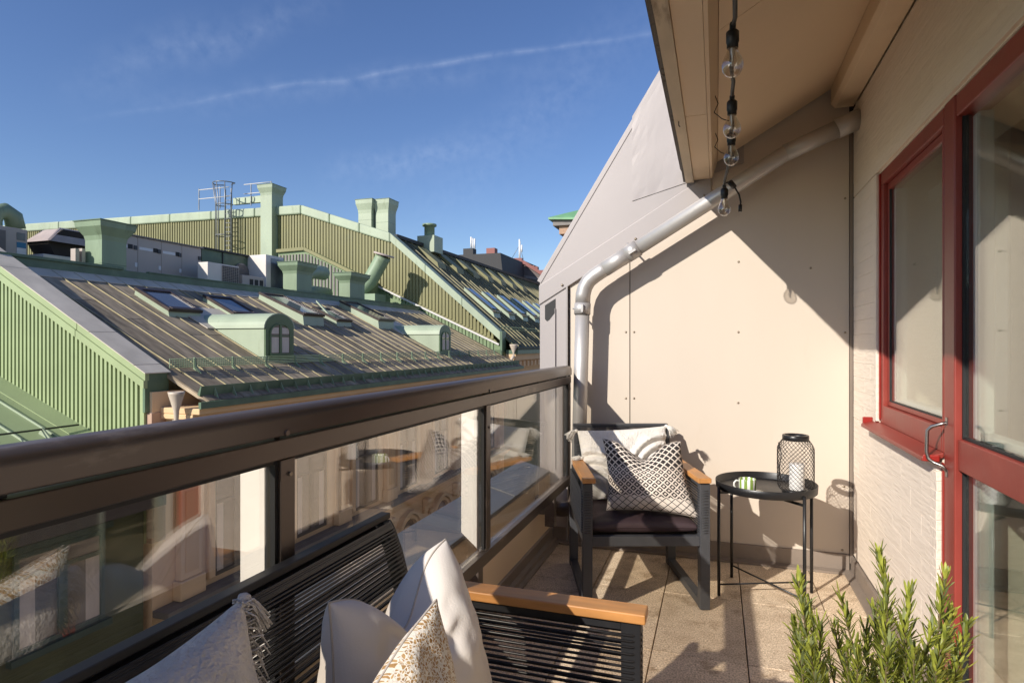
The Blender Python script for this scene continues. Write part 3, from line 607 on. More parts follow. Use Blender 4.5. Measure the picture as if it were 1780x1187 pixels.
for i, (x, y, z) in enumerate(bulbs):
    cable.append(Vector((x, y, z + 0.108)))
    if i < len(bulbs) - 1:
        q = Vector(bulbs[i + 1]) + Vector((0, 0, 0.108)); p = cable[-1]
        for t in (0.2, 0.4, 0.6, 0.8): cable.append(p.lerp(q, t) + Vector((0.004 * math.sin(9 * t + i), 0, -0.028 * math.sin(math.pi * t))))
cable = [Vector((0.05, -1.0, 2.10)), Vector((0.05, 0.0, 2.10))] + cable
obj('cable', MB().tube(cable, 0.0062, 8), 'socket', sl_)
for x, y, z in bulbs: obj('cable_joint', MB().tube([(x, y - 0.03, z + 0.103), (x, y + 0.03, z + 0.103)], 0.0085, 8), 'socket', sl_)
tail = [(0.034, 3.07, 1.985), (0.060, 3.12, 2.0), (0.085, 3.15, 1.975), (0.103, 3.16, 1.945), (0.110, 3.16, 1.91), (0.108, 3.16, 1.885)]
obj('tail_cable', MB().tube(tail, 0.0042, 7), 'socket', sl_)
obj('connector', MB().tube([(0.060, 3.12, 2.0), (0.080, 3.145, 1.98)], 0.013, 10).tube([(0.108, 3.16, 1.895), (0.107, 3.16, 1.862)], 0.009, 10), 'socket', sl_)
for y in (1.02, 2.60, 3.06):
    obj('cable_tie', MB().tube([(-0.012, y, 2.24), (0.005, y, 2.19), (-0.01, y + 0.01, 2.16), (0.02, y + 0.01, 2.13), (0.047, y, 2.115)], 0.002, 5), 'socket', sl_)

# ------------------------------------------------------------------ armchair and sofa of the same set
def rope_loop(cs, ax, bx, hl, hw_, r, mb, seg=3):
    """a cord wound round two posts: a long flat loop with round ends"""
    cs, ax, bx = Vector(cs), Vector(ax), Vector(bx); pts = []
    for s, a0 in ((1, -90), (-1, 90)):
        for k in range(seg + 1):
            an = math.radians(a0 + 180 * k / seg); pts.append(cs + ax * (s * hl + hw_ * math.cos(an)) + bx * (hw_ * math.sin(an)))
    mb.tube(pts, r, 5, closed=True)
def seat(name, label, cat, loc, rz, W, D, inset, zt, rope_m, fine=True, fm='frame_grey'):
    t = thing(name, label, cat, loc, None, rz)
    hx = W / 2; lw = 0.045
    for s in (-1, 1):
        obj('leg', MB().box(s * hx, s * (hx - lw), 0, lw, 0.0, 0.578), fm, t, bevel=0.002)
        obj('leg', MB().box(s * hx, s * (hx - lw), D - 0.06, D - 0.015, 0.0, 0.34), fm, t, bevel=0.002)
        obj('runner', MB().box(s * (hx - 0.003), s * (hx - lw + 0.003), lw, D - 0.06, 0.0, 0.035), fm, t, bevel=0.002)
        obj('side_rail', MB().box(s * (hx - 0.004), s * (hx - lw + 0.004), lw, D - 0.06, 0.297, 0.338), fm, t, bevel=0.002)
        obj('armrest', MB().box(s * (hx + 0.003), s * (hx - 0.058), -0.012, D - 0.16, 0.582, 0.605), 'arm_wood', t, bevel=0.003)
        obj('arm_rail', MB().box(s * (hx - 0.008), s * (hx - 0.040), lw, D - 0.10, 0.556, 0.5785), fm, t, bevel=0.002)
        obj('arm_post', MB().box(s * (hx - 0.004), s * (hx - lw + 0.004), D - 0.12, D - 0.085, 0.339, 0.578), fm, t, bevel=0.002)
        z = 0.352
        while z < 0.553:
            mb = MB(); rope_loop((s * (hx - lw / 2), (D - 0.085) / 2, z), (0, 1, 0), (1, 0, 0), (D - 0.085) / 2 - 0.022, 0.0250, 0.0029 if fine else 0.0031, mb)
            obj('rope', mb, rope_m, t); z += (0.0112 if fine else 0.0132) * (1 if RND.random() < 0.8 else 1.25)
    obj('front_rail', MB().box(-hx + lw, hx - lw, 0.004, 0.038, 0.291, 0.336), fm, t, bevel=0.002)
    obj('back_rail', MB().box(-hx + lw, hx - lw, D - 0.055, D - 0.02, 0.295, 0.336), fm, t, bevel=0.002)
    for k in range(int((D - 0.14) / 0.03)):
        obj('seat_slat', MB().box(-hx + lw, hx - lw, 0.05 + k * 0.03, 0.068 + k * 0.03, 0.318, 0.326), 'rope_black', t)
    cv = [(D - 0.09, 0.335), (D - 0.062, 0.48), (D - 0.035, 0.62), (D - 0.012, 0.70), (D + 0.010, 0.755), (D + 0.022, zt - 0.012)]
    def cat_(tv):
        i = min(int(tv * (len(cv) - 1)), len(cv) - 2); f = tv * (len(cv) - 1) - i
        return cv[i][0] + (cv[i + 1][0] - cv[i][0]) * f, cv[i][1] + (cv[i + 1][1] - cv[i][1]) * f
    px = hx - inset
    for s in (-1, 1):
        mb = MB(); vs = []
        for k in range(11):
            y, z = cat_(k / 10); hw2 = 0.016
            vs += [(s * px - 0.018, y - hw2, z), (s * px + 0.018, y - hw2, z), (s * px + 0.018, y + hw2, z), (s * px - 0.018, y + hw2, z)]
        fs = [(4 * k + i, 4 * k + (i + 1) % 4, 4 * k + 4 + (i + 1) % 4, 4 * k + 4 + i) for k in range(10) for i in range(4)] + [(3, 2, 1, 0), (40, 41, 42, 43)]
        mb.add(vs, fs); obj('back_post', mb, fm, t, bevel=0.002)
    obj('back_bar', MB().box(-px - 0.020, px + 0.020, cv[-1][0] - 0.014, cv[-1][0] + 0.014, zt - 0.010, zt + 0.005), fm, t, bevel=0.003)
    tv = 0.04
    while tv < 0.965:
        y, z = cat_(tv); mb = MB(); rope_loop((0, y, z), (1, 0, 0), (0, 1, 0), px, 0.0195, 0.0026, mb)
        obj('rope', mb, rope_m, t); tv += (0.0225 if fine else 0.0245) * (1 if RND.random() < 0.75 else 1.45)
    return t
chair = seat('armchair', 'grey rope armchair with orange wooden armrests in the far corner', 'armchair', (-0.305, 2.845, 0.0018), math.radians(19), 0.585, 0.63, 0.045, 0.765, 'rope')
sofa = seat('sofa', 'black rope sofa with an orange wooden armrest, its back along the railing', 'sofa', (-0.165, 0.68, 0.0018), math.radians(90), 1.56, 0.615, 0.105, 0.785, 'rope_black', False, 'frame_black')

def xf(t, p): return t.matrix_basis @ Vector(p)
# ------------------------------------------------------------------ cushions
def pillow(name, label, TL, TR, BL, BR, th, m, chop=0.0, n=30, relief=None, seam=None, wr=0.010, seed=0, pinch=0.10, cat='pillow', cornerpow=0.42):
    """a stuffed cushion between four corners; front is the side from which TL is left"""
    TL, TR, BL, BR = map(Vector, (TL, TR, BL, BR))
    nrm = ((TR - TL).cross(BL - TL)).normalized() * -1
    nrm = -nrm if False else nrm
    down = ((BL + BR) - (TL + TR)).normalized(); right = ((TR + BR) - (TL + BL)).normalized()
    W = ((TR - TL).length + (BR - BL).length) / 2; Hh = ((BL - TL).length + (BR - TR).length) / 2
    def P(u, v, side):
        a = TL.lerp(TR, (u + 1) / 2); b = BL.lerp(BR, (u + 1) / 2); p = b.lerp(a, (v + 1) / 2)
        p -= right * (u * pinch * W * 0.5 * (1 - v * v) * abs(u) ** 2) ; p += down * (v * pinch * Hh * 0.5 * (1 - u * u) * abs(v) ** 2)
        prof = (max(0, 1 - u * u) ** cornerpow) * (max(0, 1 - v * v) ** cornerpow)
        if chop:
            k = math.exp(-(u / 0.42) ** 2) * max(0, (v + 0.2) / 1.2) ** 1.5
            p += down * (chop * k); prof *= 1 - 0.45 * math.exp(-(u / 0.2) ** 2) * max(0, (v + 0.1) / 1.1)
        q = Vector((u * 2.1 + seed, v * 2.1, side * 3.0 + seed)); edge = (1 - u * u) * (1 - v * v)
        fold = noise.noise(q) * wr * 1.4 + noise.noise(q * 2.3) * wr * 0.9 + (0.35 - abs(noise.noise(q * 1.1 + Vector((5, 1, 2))))) * wr * 0.9
        rad = math.sin(9 * math.atan2(v, u) + seed) * wr * 0.7 * max(0, (abs(u) * abs(v)) - 0.12)
        d = th / 2 * prof + (fold + rad) * min(1, edge * 3)
        if relief and side > 0: d += relief((u + 1) / 2, (v + 1) / 2)
        return p + nrm * (side * d)
    vs = []; idx = {}; uv = []
    for side in (1, -1):
        for i in range(n + 1):
            for j in range(n + 1):
                border = i in (0, n) or j in (0, n)
                if side < 0 and border: idx[(side, i, j)] = idx[(1, i, j)]; continue
                u = math.sin((i / n - 0.5) * math.pi * 0.96) / math.sin(0.48 * math.pi); v = math.sin((j / n - 0.5) * math.pi * 0.96) / math.sin(0.48 * math.pi)
                idx[(side, i, j)] = len(vs); vs.append(P(u, v, side)); uv.append(((u + 1) / 2, (v + 1) / 2))
    fs = []
    for i in range(n):
        for j in range(n):
            q = [(i, j), (i + 1, j), (i + 1, j + 1), (i, j + 1)]
            fs.append(tuple(idx[(1, *k)] for k in q)); fs.append(tuple(idx[(-1, *k)] for k in q[::-1]))
    mb = MB(); mb.add(vs, fs, True)
    o = solo(name, mb, m, label, cat)
    lay = o.data.uv_layers.new(name='UVMap')
    for lp in o.data.loops: lay.data[lp.index].uv = uv[lp.vertex_index]
    if seam:
        ring = [idx[(1, i, 0)] for i in range(n)] + [idx[(1, n, j)] for j in range(n)] + [idx[(1, i, n)] for i in range(n, 0, -1)] + [idx[(1, 0, j)] for j in range(n, 0, -1)]
        obj('piping', MB().tube([vs[k] for k in ring], 0.0022, 6, closed=True), seam, o)
    return o
def tassel(par, p, d, m, ln=0.05, cnt=26, spread=0.5, knot=True):
    p, d = Vector(p), Vector(d).normalized(); mb = MB()
    for k in range(cnt):
        a = Vector((RND.uniform(-1, 1), RND.uniform(-1, 1), RND.uniform(-1, 1))) * spread
        d1 = (d + a * 0.8).normalized(); d2 = (d + a + Vector((0, 0, -0.9))).normalized(); l_ = ln * RND.uniform(0.7, 1.1)
        mb.tube([p, p + d1 * l_ * 0.45, p + d1 * l_ * 0.5 + d2 * l_ * 0.5], [0.0022, 0.0020, 0.0014], 4)
    if knot: mb.tube([p - d * 0.006, p, p + d * 0.008, p + d * 0.014], [0.003, 0.009, 0.010, 0.006], 8)
    obj('tassel', mb, m, par)
def arcs(u, v):
    d = 0.0
    for cx, cy in ((0.10, 0.12), (0.95, 0.30)):
        r = math.hypot((u - cx) * 1.25, v - cy)
        if 0.12 < r < 0.62:
            f = (r - 0.12) / 0.125; fr = f - int(f)
            d = max(d, 0.024 * max(0, 1 - abs(fr - 0.5) * 2.5) ** 0.5 * (1 + 0.35 * noise.noise(Vector((u * 60, v * 60, 0)))))
    return d
# on the armchair
chair_m = Matrix.Translation((-0.305, 2.845, 0.0018)) @ Matrix.Rotation(math.radians(19), 4, 'Z')
def cx(*p): return chair_m @ Vector(p)
pillow('seat_cushion', 'thin dark plum seat cushion on the grey armchair', cx(-0.245, 0.53, 0.366), cx(0.245, 0.53, 0.366), cx(-0.245, 0.035, 0.366), cx(0.245, 0.035, 0.366), 0.072, 'plum_cushion', wr=0.008, seed=4, pinch=0.03, cat='cushion', cornerpow=0.17, seam='plum_cushion')
wp = pillow('pillow', 'white tufted pillow with arcs and corner tassels, leaning on the armchair back', cx(-0.262, 0.50, 0.752), cx(0.222, 0.515, 0.775), cx(-0.235, 0.40, 0.40), cx(0.21, 0.41, 0.40), 0.15, 'tuft', n=84, relief=arcs, wr=0.007, seed=1, pinch=0.05)
tassel(wp, cx(-0.262, 0.50, 0.752), (-0.8, -0.2, -0.4), 'tuft', 0.070, 70); tassel(wp, cx(0.222, 0.515, 0.775), (0.8, -0.1, -0.4), 'tuft', 0.070, 70)
tassel(wp, cx(-0.238, 0.435, 0.615), (-0.9, -0.3, 0.05), 'tuft', 0.068, 70)
pillow('pillow', 'black and white diamond patterned pillow at the front of the armchair', cx(-0.150, 0.325, 0.735), cx(0.210, 0.195, 0.740), cx(-0.150, 0.200, 0.405), cx(0.262, 0.060, 0.405), 0.17, 'diamond_weave', chop=0.085, n=40, wr=0.006, seed=2, pinch=0.09, seam='linen_seam')

pillow('pillow', 'large plain beige linen pillow with two peaked corners on the sofa', (-0.598, 0.845, 0.800), (-0.535, 1.158, 0.815), (-0.575, 0.80, 0.40), (-0.44, 1.20, 0.40), 0.22, 'linen', chop=0.10, n=60, wr=0.011, seed=7, pinch=0.08, seam='linen_seam')
pillow('pillow', 'small brown and white mosaic patterned pillow in front of the beige one', (-0.52, 0.52, 0.765), (-0.432, 0.90, 0.805), (-0.36, 0.50, 0.41), (-0.315, 0.90, 0.41), 0.14, 'mosaic_print', chop=0.03, n=36, wr=0.008, seed=9, pinch=0.12, seam='linen_seam')
fp = pillow('pillow', 'fluffy off white wool pillow with a tassel, nearest to the railing', (-0.70, 0.36, 0.83), (-0.672, 0.735, 0.842), (-0.60, 0.34, 0.40), (-0.56, 0.74, 0.42), 0.16, 'wool', chop=0.0, n=36, wr=0.012, seed=12, pinch=0.14)
tassel(fp, (-0.672, 0.735, 0.842), (0.30, 0.55, -0.75), 'wool', 0.065, 70, 0.42)
fg = MB()
for k in range(150):                                     # loose fringe along the far edge of the wool pillow
    t = RND.random() ** 1.5 * 0.75; p = Vector((-0.672, 0.735, 0.842)).lerp(Vector((-0.56, 0.74, 0.42)), t) + Vector((RND.uniform(-0.012, 0.012), -0.012 - 0.045 * t * (1 - t), 0))
    d = Vector((RND.uniform(-0.3, 0.5), RND.uniform(0.5, 1.0), RND.uniform(-0.5, 0.2))).normalized(); l_ = RND.uniform(0.025, 0.05)
    fg.tube([p, p + d * l_ * 0.5, p + d * l_ * 0.75 + Vector((0, 0, -l_ * 0.45))], [0.0018, 0.0016, 0.001], 4)
obj('fringe', fg, 'wool', fp, kind='stuff')
pillow('seat_cushion', 'long dark seat cushion lying on the black sofa', (-0.70, -0.05, 0.37), (-0.70, 1.40, 0.37), (-0.19, -0.05, 0.37), (-0.19, 1.40, 0.37), 0.075, 'plum_cushion', n=30, wr=0.006, seed=21, pinch=0.01, cat='cushion', cornerpow=0.14)

# ------------------------------------------------------------------ tray table with lantern, candle, cup
TX, TY, TZ = 0.225, 3.215, 0.517
tt = thing('side_table', 'round black metal tray table beside the armchair', 'table', (TX, TY, 0.0018))
obj('tray', MB().lathe([(0.0, 0.0), (0.222, 0.0), (0.227, 0.003), (0.229, 0.034), (0.2305, 0.0355), (0.232, 0.034), (0.230, 0.0), (0.226, -0.0035), (0.0, -0.0035)], (TX, TY, TZ), 56), 'black_steel', tt)
lg = []
for a in (203, 293, 23, 113):
    x, y = TX + 0.205 * math.cos(math.radians(a)), TY + 0.205 * math.sin(math.radians(a)); lg.append((x, y))
lg = [(TX - 0.188, TY - 0.078), (TX + 0.132, TY - 0.155), (TX + 0.188, TY + 0.078), (TX - 0.132, TY + 0.155)]
for i, (x, y) in enumerate(lg):
    d = Vector((x - TX, y - TY, 0)).normalized() * 0.030
    obj('leg', MB().tube([(x + d.x, y + d.y, 0.0018), (x + d.x, y + d.y, TZ + 0.012)], 0.0078, 10), 'black_steel', tt)
    q = lg[(i + 2) % 4]
    if i < 2:
        e = Vector((q[0] - TX, q[1] - TY, 0)).normalized() * 0.030
        obj('crossbar', MB().tube([(x + d.x, y + d.y, 0.055 + i * 0.009), (q[0] + e.x, q[1] + e.y, 0.055 + i * 0.009)], 0.0042, 8), 'black_steel', tt)
        obj('top_brace', MB().bar((x + d.x, y + d.y, TZ - 0.016 - i * 0.012), (q[0] + e.x, q[1] + e.y, TZ - 0.016 - i * 0.012), 0.012, 0.010), 'black_steel', tt)
LX, LY, LZ = 0.352, 3.150, TZ + 0.001
ln = thing('lantern', 'black wire mesh lantern standing on the tray table', 'lantern', (LX, LY, LZ))
obj('base', MB().lathe([(0.0, 0.0), (0.058, 0.0), (0.060, 0.004), (0.060, 0.018), (0.056, 0.020), (0.0, 0.020)], (LX, LY, LZ), 36), 'black_steel', ln)
obj('top_ring', MB().lathe([(0.046, 0.252), (0.056, 0.250), (0.0585, 0.254), (0.0585, 0.272), (0.056, 0.275), (0.047, 0.275), (0.046, 0.252)], (LX, LY, LZ), 36), 'black_steel', ln)
def lr(z):
    if z < 0.045: t = (z - 0.010) / 0.035; return 0.060 + 0.020 * math.sin(max(0, t) * math.pi / 2)
    if z > 0.205: t = (z - 0.205) / 0.05; return 0.080 - 0.025 * (1 - math.cos(min(1, t) * math.pi / 2))
    return 0.080
wm = MB(); NW = 26
for s in (1, -1):
    for k in range(NW):
        pts = []
        for i in range(29):
            z = 0.012 + 0.240 * i / 28; an = 2 * math.pi * k / NW + s * z / 0.080 * 0.95; r = lr(z) + s * 0.0005
            pts.append((LX + r * math.cos(an), LY + r * math.sin(an), LZ + z))
        wm.tube(pts, 0.00095, 4, caps=False)
obj('wire_mesh', wm, 'wire', ln, kind='stuff')
obj('handle', MB().tube([(LX - 0.074 + 0.004 * math.sin(i), LY - 0.058 * math.cos(math.radians(a)) * 0.95 - 0.035, LZ + 0.155 + 0.085 * math.sin(math.radians(a))) for i, a in enumerate(range(-90, 271, 15))], 0.0024, 6), 'wire', ln)
solo('candle', MB().lathe([(0.0, 0.0), (0.033, 0.0), (0.0335, 0.003), (0.0335, 0.118), (0.031, 0.122), (0.012, 0.1205), (0.0, 0.119)], (LX + 0.004, LY - 0.012, LZ + 0.0205), 32).tube([(LX + 0.004, LY - 0.012, LZ + 0.139), (LX + 0.005, LY - 0.012, LZ + 0.150)], 0.001, 5), 'wax', 'white pillar candle inside the wire lantern', 'candle')
SX, SY = 0.145, 3.085
solo('saucer', MB().lathe([(0.0, 0.0), (0.045, 0.0), (0.066, 0.006), (0.067, 0.0085), (0.045, 0.004), (0.0, 0.004)], (SX, SY, TZ + 0.001), 36), 'saucer_glass', 'clear glass saucer under the green striped cup', 'saucer')
CX, CY, CZ = SX - 0.008, SY + 0.004, TZ + 0.0055
cp = thing('cup', 'small cup with green and white vertical stripes on the tray table', 'cup', (CX, CY, CZ))
obj('body', MB().lathe([(0.0, 0.0), (0.036, 0.0), (0.038, 0.002), (0.0385, 0.060), (0.0375, 0.0615), (0.0362, 0.060), (0.0355, 0.006), (0.0, 0.006)], (CX, CY, CZ), 40), 'ceramic', cp)
for k in range(9):
    a0 = 40 * k + 6; st = MB(); vs = []
    for i in range(5):
        a = math.radians(a0 + 20 * i / 4)
        for r, z in ((0.0389, 0.001), (0.0392, 0.0595), (0.0378, 0.0625), (0.0350, 0.0600), (0.0347, 0.030)): vs.append((CX + r * math.cos(a), CY + r * math.sin(a), CZ + z))
    st.add(vs, [(i * 5 + j, (i + 1) * 5 + j, (i + 1) * 5 + j + 1, i * 5 + j + 1) for i in range(4) for j in range(4)], True)
    obj('stripe', st, 'ceramic_green', cp)
obj('handle', MB().tube([(CX - 0.037, CY - 0.006, CZ + 0.050), (CX - 0.050, CY - 0.012, CZ + 0.053), (CX - 0.059, CY - 0.016, CZ + 0.043), (CX - 0.060, CY - 0.016, CZ + 0.030), (CX - 0.053, CY - 0.013, CZ + 0.017), (CX - 0.037, CY - 0.006, CZ + 0.010)], 0.0042, 8), 'ceramic', cp)

# ------------------------------------------------------------------ rosemary in the foreground
RX, RYY = 0.255, 1.15
ro = thing('rosemary_plant', 'green rosemary plant with upright sprigs in the right foreground', 'plant', (RX, RYY, 0.002))
obj('pot', MB().lathe([(0.0, 0.0), (0.085, 0.0), (0.115, 0.40), (0.122, 0.405), (0.122, 0.45), (0.112, 0.45), (0.105, 0.40), (0.0, 0.40)], (RX, RYY, 0.002), 32), 'terracotta', ro)
obj('soil', MB().lathe([(0.0, 0.432), (0.06, 0.428), (0.1085, 0.418)], (RX, RYY, 0.002), 24), 'soil', ro)
def leaf(mb, p, d, ln_, wd, curl):
    d = d.normalized(); a = d.cross(Vector((0, 0, 1)))
    if a.length < 0.1: a = Vector((1, 0, 0))
    a.normalize(); b = a.cross(d).normalized(); vs = []
    pr_ = ((0, 0.35), (0.2, 0.85), (0.55, 1.0), (0.85, 0.75), (1.0, 0.12))
    for t, w_ in pr_:
        c = p + d * (ln_ * t) + b * (curl * t * t * ln_)
        vs += [c - a * wd * w_ + b * wd * 0.35 * w_, c + b * -0.0002, c + a * wd * w_ + b * wd * 0.35 * w_]
    fs = []
    for i in range(4):
        k = i * 3; fs += [(k, k + 1, k + 4, k + 3), (k + 1, k + 2, k + 5, k + 4)]
    mb.add(vs, fs, True)
def sprig(base, tip, bend, dens, side=0):
    base, tip = Vector(base), Vector(tip); n = 14; pts = []
    for i in range(n + 1):
        t = i / n; p = base.lerp(tip, t); p += Vector(bend) * math.sin(t * math.pi) + Vector((noise.noise(Vector((tip.x * 40, t * 3, 0))), noise.noise(Vector((tip.y * 40, t * 3, 5))), 0)) * 0.008
        pts.append(p)
    stm = obj('stem', MB().tube(pts, [0.0030 - 0.0019 * i / n for i in range(n + 1)], 6), 'stem', ro)
    for mname, share in (('leaf', 0.72), ('leaf_pale', 0.28)):
        mb = MB(); L_ = (tip - base).length; s = 0.22; k = 0
        while s < 1.0:
            i = min(int(s * n), n - 1); p = pts[i].lerp(pts[i + 1], s * n - i); ax = (pts[i + 1] - pts[i]).normalized()
            for q in range(4):
                an = k * 2.4 + q * 2.1 + RND.uniform(-0.4, 0.4); k += 1
                if RND.random() > share * dens: continue
                u_ = ax.orthogonal().normalized(); w_ = ax.cross(u_)
                rad = u_ * math.cos(an) + w_ * math.sin(an)
                upw = 0.75 + 0.9 * max(0, (s - 0.75) * 4) * RND.uniform(0.6, 1.2)
                leaf(mb, p, rad * RND.uniform(0.7, 1.1) + ax * upw, RND.uniform(0.024, 0.040) * (1 - 0.25 * max(0, s - 0.8) * 5), RND.uniform(0.0018, 0.0027), RND.uniform(-0.15, 0.45))
            s += 0.0078 / L_ * RND.uniform(0.8, 1.2)
        if mb.v: obj('leaves', mb, mname, stm, kind='stuff')
def pt(u, v, k):
    d = (u - 890) / 1060.0; e = (598 - v) / 1060.0; C, S = math.cos(TH), math.sin(TH)
    return Vector(((d * C - S) * k, (d * S + C) * k, 1.22 + e * k))
for u, v, k, bu in [(1392, 1010, 1.02, -10), (1462, 1040, 0.99, 16), (1530, 962, 1.05, 10), (1584, 1020, 1.0, -6), (1572, 1078, 0.97, 8), (1646, 1002, 1.03, 6), (1682, 1085, 1.0, 12), (1424, 1085, 0.96, -14), (1502, 1095, 1.06, 4), (1548, 1120, 0.94, -8), (1620, 1095, 0.98, -10), (1470, 1130, 0.95, 0), (1395, 1120, 1.0, -20), (1625, 1150, 0.94, 14), (1520, 1060, 1.10, 0), (1440, 1150, 1.07, 5), (1405, 1050, 1.06, -8), (1380, 1085, 1.04, -12), (1412, 1130, 0.93, -6), (1450, 1090, 1.0, 6), (1490, 1150, 0.92, 4), (1540, 1060, 0.99, 4), (1560, 1150, 1.02, -4), (1590, 1130, 0.93, 6), (1655, 1060, 1.05, 8), (1640, 1110, 0.96, -4), (1670, 1150, 0.97, 10)]:
    t_ = pt(u, v, k); base = Vector((RX + (t_.x - RX) * 0.35, RYY + (t_.y - RYY) * 0.35, 0.43))
    sprig(base, t_, (bu * 0.0012, bu * 0.0005, 0), 0.95)

# ------------------------------------------------------------------ houses across the street
def rz(x): return 0.05 + 0.5 * (-x - 10.97)
XFA = -11.9
GY = 34.0
b2 = thing('roof_house', 'long house across the street with a brown green standing seam roof and dormers', 'house', (-14, 22, -15.5))
obj('wall', MB().box(-17.2, XFA, 10.3, GY - 0.02, -15.55, 0.15), 'stucco_stone', b2)
obj('roof', MB().prism([(-17.35, 10.75, rz(-17.35) - 0.012), (-10.72, 10.75, rz(-10.72) - 0.012), (-10.72, 10.75, rz(-10.72) - 0.10), (-17.35, 10.75, rz(-17.35) - 0.15)], (0, GY - 0.03 - 10.75, 0)), 'old_roof', b2)
obj('flat_roof', MB().box(-40, -17.36, 10.75, GY - 0.03, 3.0, 3.27), 'patina_dark', b2)
y = 11.15; k = 0; bays = [10.76]
while y < GY - 0.3:
    wob = RND.uniform(-0.012, 0.012); x0, x1 = -17.30, -11.05
    obj('roof_seam', MB().bar((x0, y, rz(x0) + 0.022), (x1, y + wob, rz(x1) + 0.022), 0.020, 0.034, (0.45, 0, 0.9)), 'roof_seam', b2)
    bays.append(y); y += 0.62 if k % 5 else 0.68; k += 1
bays.append(GY - 0.05)
for a_, b_ in zip(bays[:-1], bays[1:]):
    cut = RND.uniform(-16.2, -12.2); ends = [-17.33, cut, -10.76]
    if RND.random() < 0.45: ends = [-17.33, RND.uniform(-16.6, -15.0), RND.uniform(-14.4, -12.4), -10.76]
    for i, (p, q) in enumerate(zip(ends[:-1], ends[1:])):
        h0 = 0.004; h1 = 0.012 + RND.uniform(0, 0.004)
        obj('roof_sheet', MB().prism([(p + 0.004, a_ + 0.011, rz(p) + h0), (q, a_ + 0.011, rz(q) + h1), (q, a_ + 0.011, rz(q) - 0.02), (p + 0.004, a_ + 0.011, rz(p) - 0.02)], (0, b_ - a_ - 0.022, 0)), 'old_roof', b2)
obj('ridge_curb', MB().box(-17.46, -17.355, 10.5, GY - 0.03, 3.05, 3.50).box(-17.50, -17.30, 10.5, 14.0, 3.50, 3.58).box(-17.48, -17.33, 14.9, GY - 0.03, 3.50, 3.545), 'patina_dark', b2, bevel=0.01)
obj('ridge_flashing', MB().prism([(-17.354, 10.76, rz(-17.354) + 0.016), (-16.85, 10.76, rz(-16.85) + 0.016), (-16.85, 10.76, rz(-16.85) + 0.034), (-17.354, 10.76, rz(-17.354) + 0.034)], (0, GY - 0.05 - 10.76, 0)), 'lead_sheet', b2)
# firewall with its cap at the near end
def cz(x): return 0.60 + 0.545 * (-x - 11.95)
fw = MB().prism([(-20, 10.25, -3), (-12.05, 10.25, -3), (-12.05, 10.25, cz(-12.05) - 0.25), (-20, 10.25, cz(-20) - 0.25)], (0, 0.5, 0))
obj('firewall', fw, 'patina_dark', b2)
rb = MB(); x = -19.9
while x < -12.15:
    rb.prism([(x, 10.25, -2.6), (x + 0.07, 10.25, -2.6), (x + 0.07, 10.25, cz(x + 0.07) - 0.33), (x, 10.25, cz(x) - 0.33)], (0, -0.085, 0)); x += 0.132
obj('firewall_ribs', rb, 'patina_leaf', b2, kind='stuff')
for a, b in ((-20, -16.9), (-16.88, -14.05), (-14.03, -11.95)):
    obj('cap_side', MB().prism([(a, 10.13, cz(a) - 0.36), (b, 10.13, cz(b) - 0.36), (b, 10.10, cz(b) - 0.16), (b, 10.19, cz(b) - 0.14), (b, 10.19, cz(b) - 0.01), (a, 10.19, cz(a) - 0.01), (a, 10.19, cz(a) - 0.14), (a, 10.10, cz(a) - 0.16)][:2] + [(b, 10.13, cz(b) - 0.19), (a, 10.13, cz(a) - 0.19)], (0, 0.1, 0)).prism([(a, 10.17, cz(a) - 0.19), (b, 10.17, cz(b) - 0.19), (b, 10.17, cz(b) - 0.012), (a, 10.17, cz(a) - 0.012)], (0, 0.1, 0)), 'patina_leaf', b2)
for a, b in ((-20, -16.6), (-16.58, -13.62), (-13.60, -12.25), (-12.23, -11.92)):
    obj('cap_sheet', MB().prism([(a, 10.14, cz(a)), (b, 10.14, cz(b)), (b, 10.14, cz(b) - 0.022), (a, 10.14, cz(a) - 0.022)], (0, 0.68, 0)), 'lead_sheet', b2, bevel=0.004)
obj('cap_end', MB().box(-12.04, -11.965, 10.18, 10.80, -0.30, 0.575), 'patina_dark', b2, bevel=0.01)
obj('corner_pilaster', MB().box(-12.02, -11.86, 10.26, 10.62, -3.2, -0.31), 'stucco_rose', b2, bevel=0.01)
obj('corner_board', MB().box(-12.14, -12.02, 10.20, 10.26, -3.2, 0.30), 'patina_leaf', b2)
# eave: standing gutter, cornice sheet, mouldings
for a, b in ((10.72, 16.5), (16.51, 22.3), (22.31, 28.1), (28.11, 33.95)):
    obj('gutter', MB().prism([(-11.05, a, rz(-11.05) - 0.01), (-10.98, a, rz(-10.98) - 0.01), (-10.93, a, rz(-10.98) + 0.22), (-10.955, a, rz(-10.98) + 0.22)], (0, b - a, 0)), 'patina_dark', b2)
yy = 11.1
while yy < 33.8:
    obj('gutter_bracket', MB().prism([(-10.93, yy, 0.22), (-10.82, yy, rz(-10.82) + 0.01), (-10.95, yy, rz(-10.95) + 0.01)], (0, 0.02, 0)), 'patina', b2); yy += 0.56
obj('cornice_sheet', MB().box(-10.735, -10.665, 10.45, 33.95, -0.20, -0.055), 'patina_dark', b2)
for xa, za, zb in ((-10.76, -0.34, -0.205), (-10.95, -0.46, -0.342), (-11.3, -0.62, -0.465), (-11.62, -1.05, -0.625), (-11.75, -1.55, -1.052)):
    obj('cornice', MB().box(XFA, xa, 10.64 if xa < -11 else 10.5, 33.96, za, zb), 'stucco_tan', b2, bevel=0.02)
dents = MB(); yy = 10.9
while yy < 33.8: dents.box(-11.62, -11.50, yy, yy + 0.16, -0.86, -0.66); yy += 0.34
obj('dentils', dents, 'stucco_tan', b2, kind='stuff')
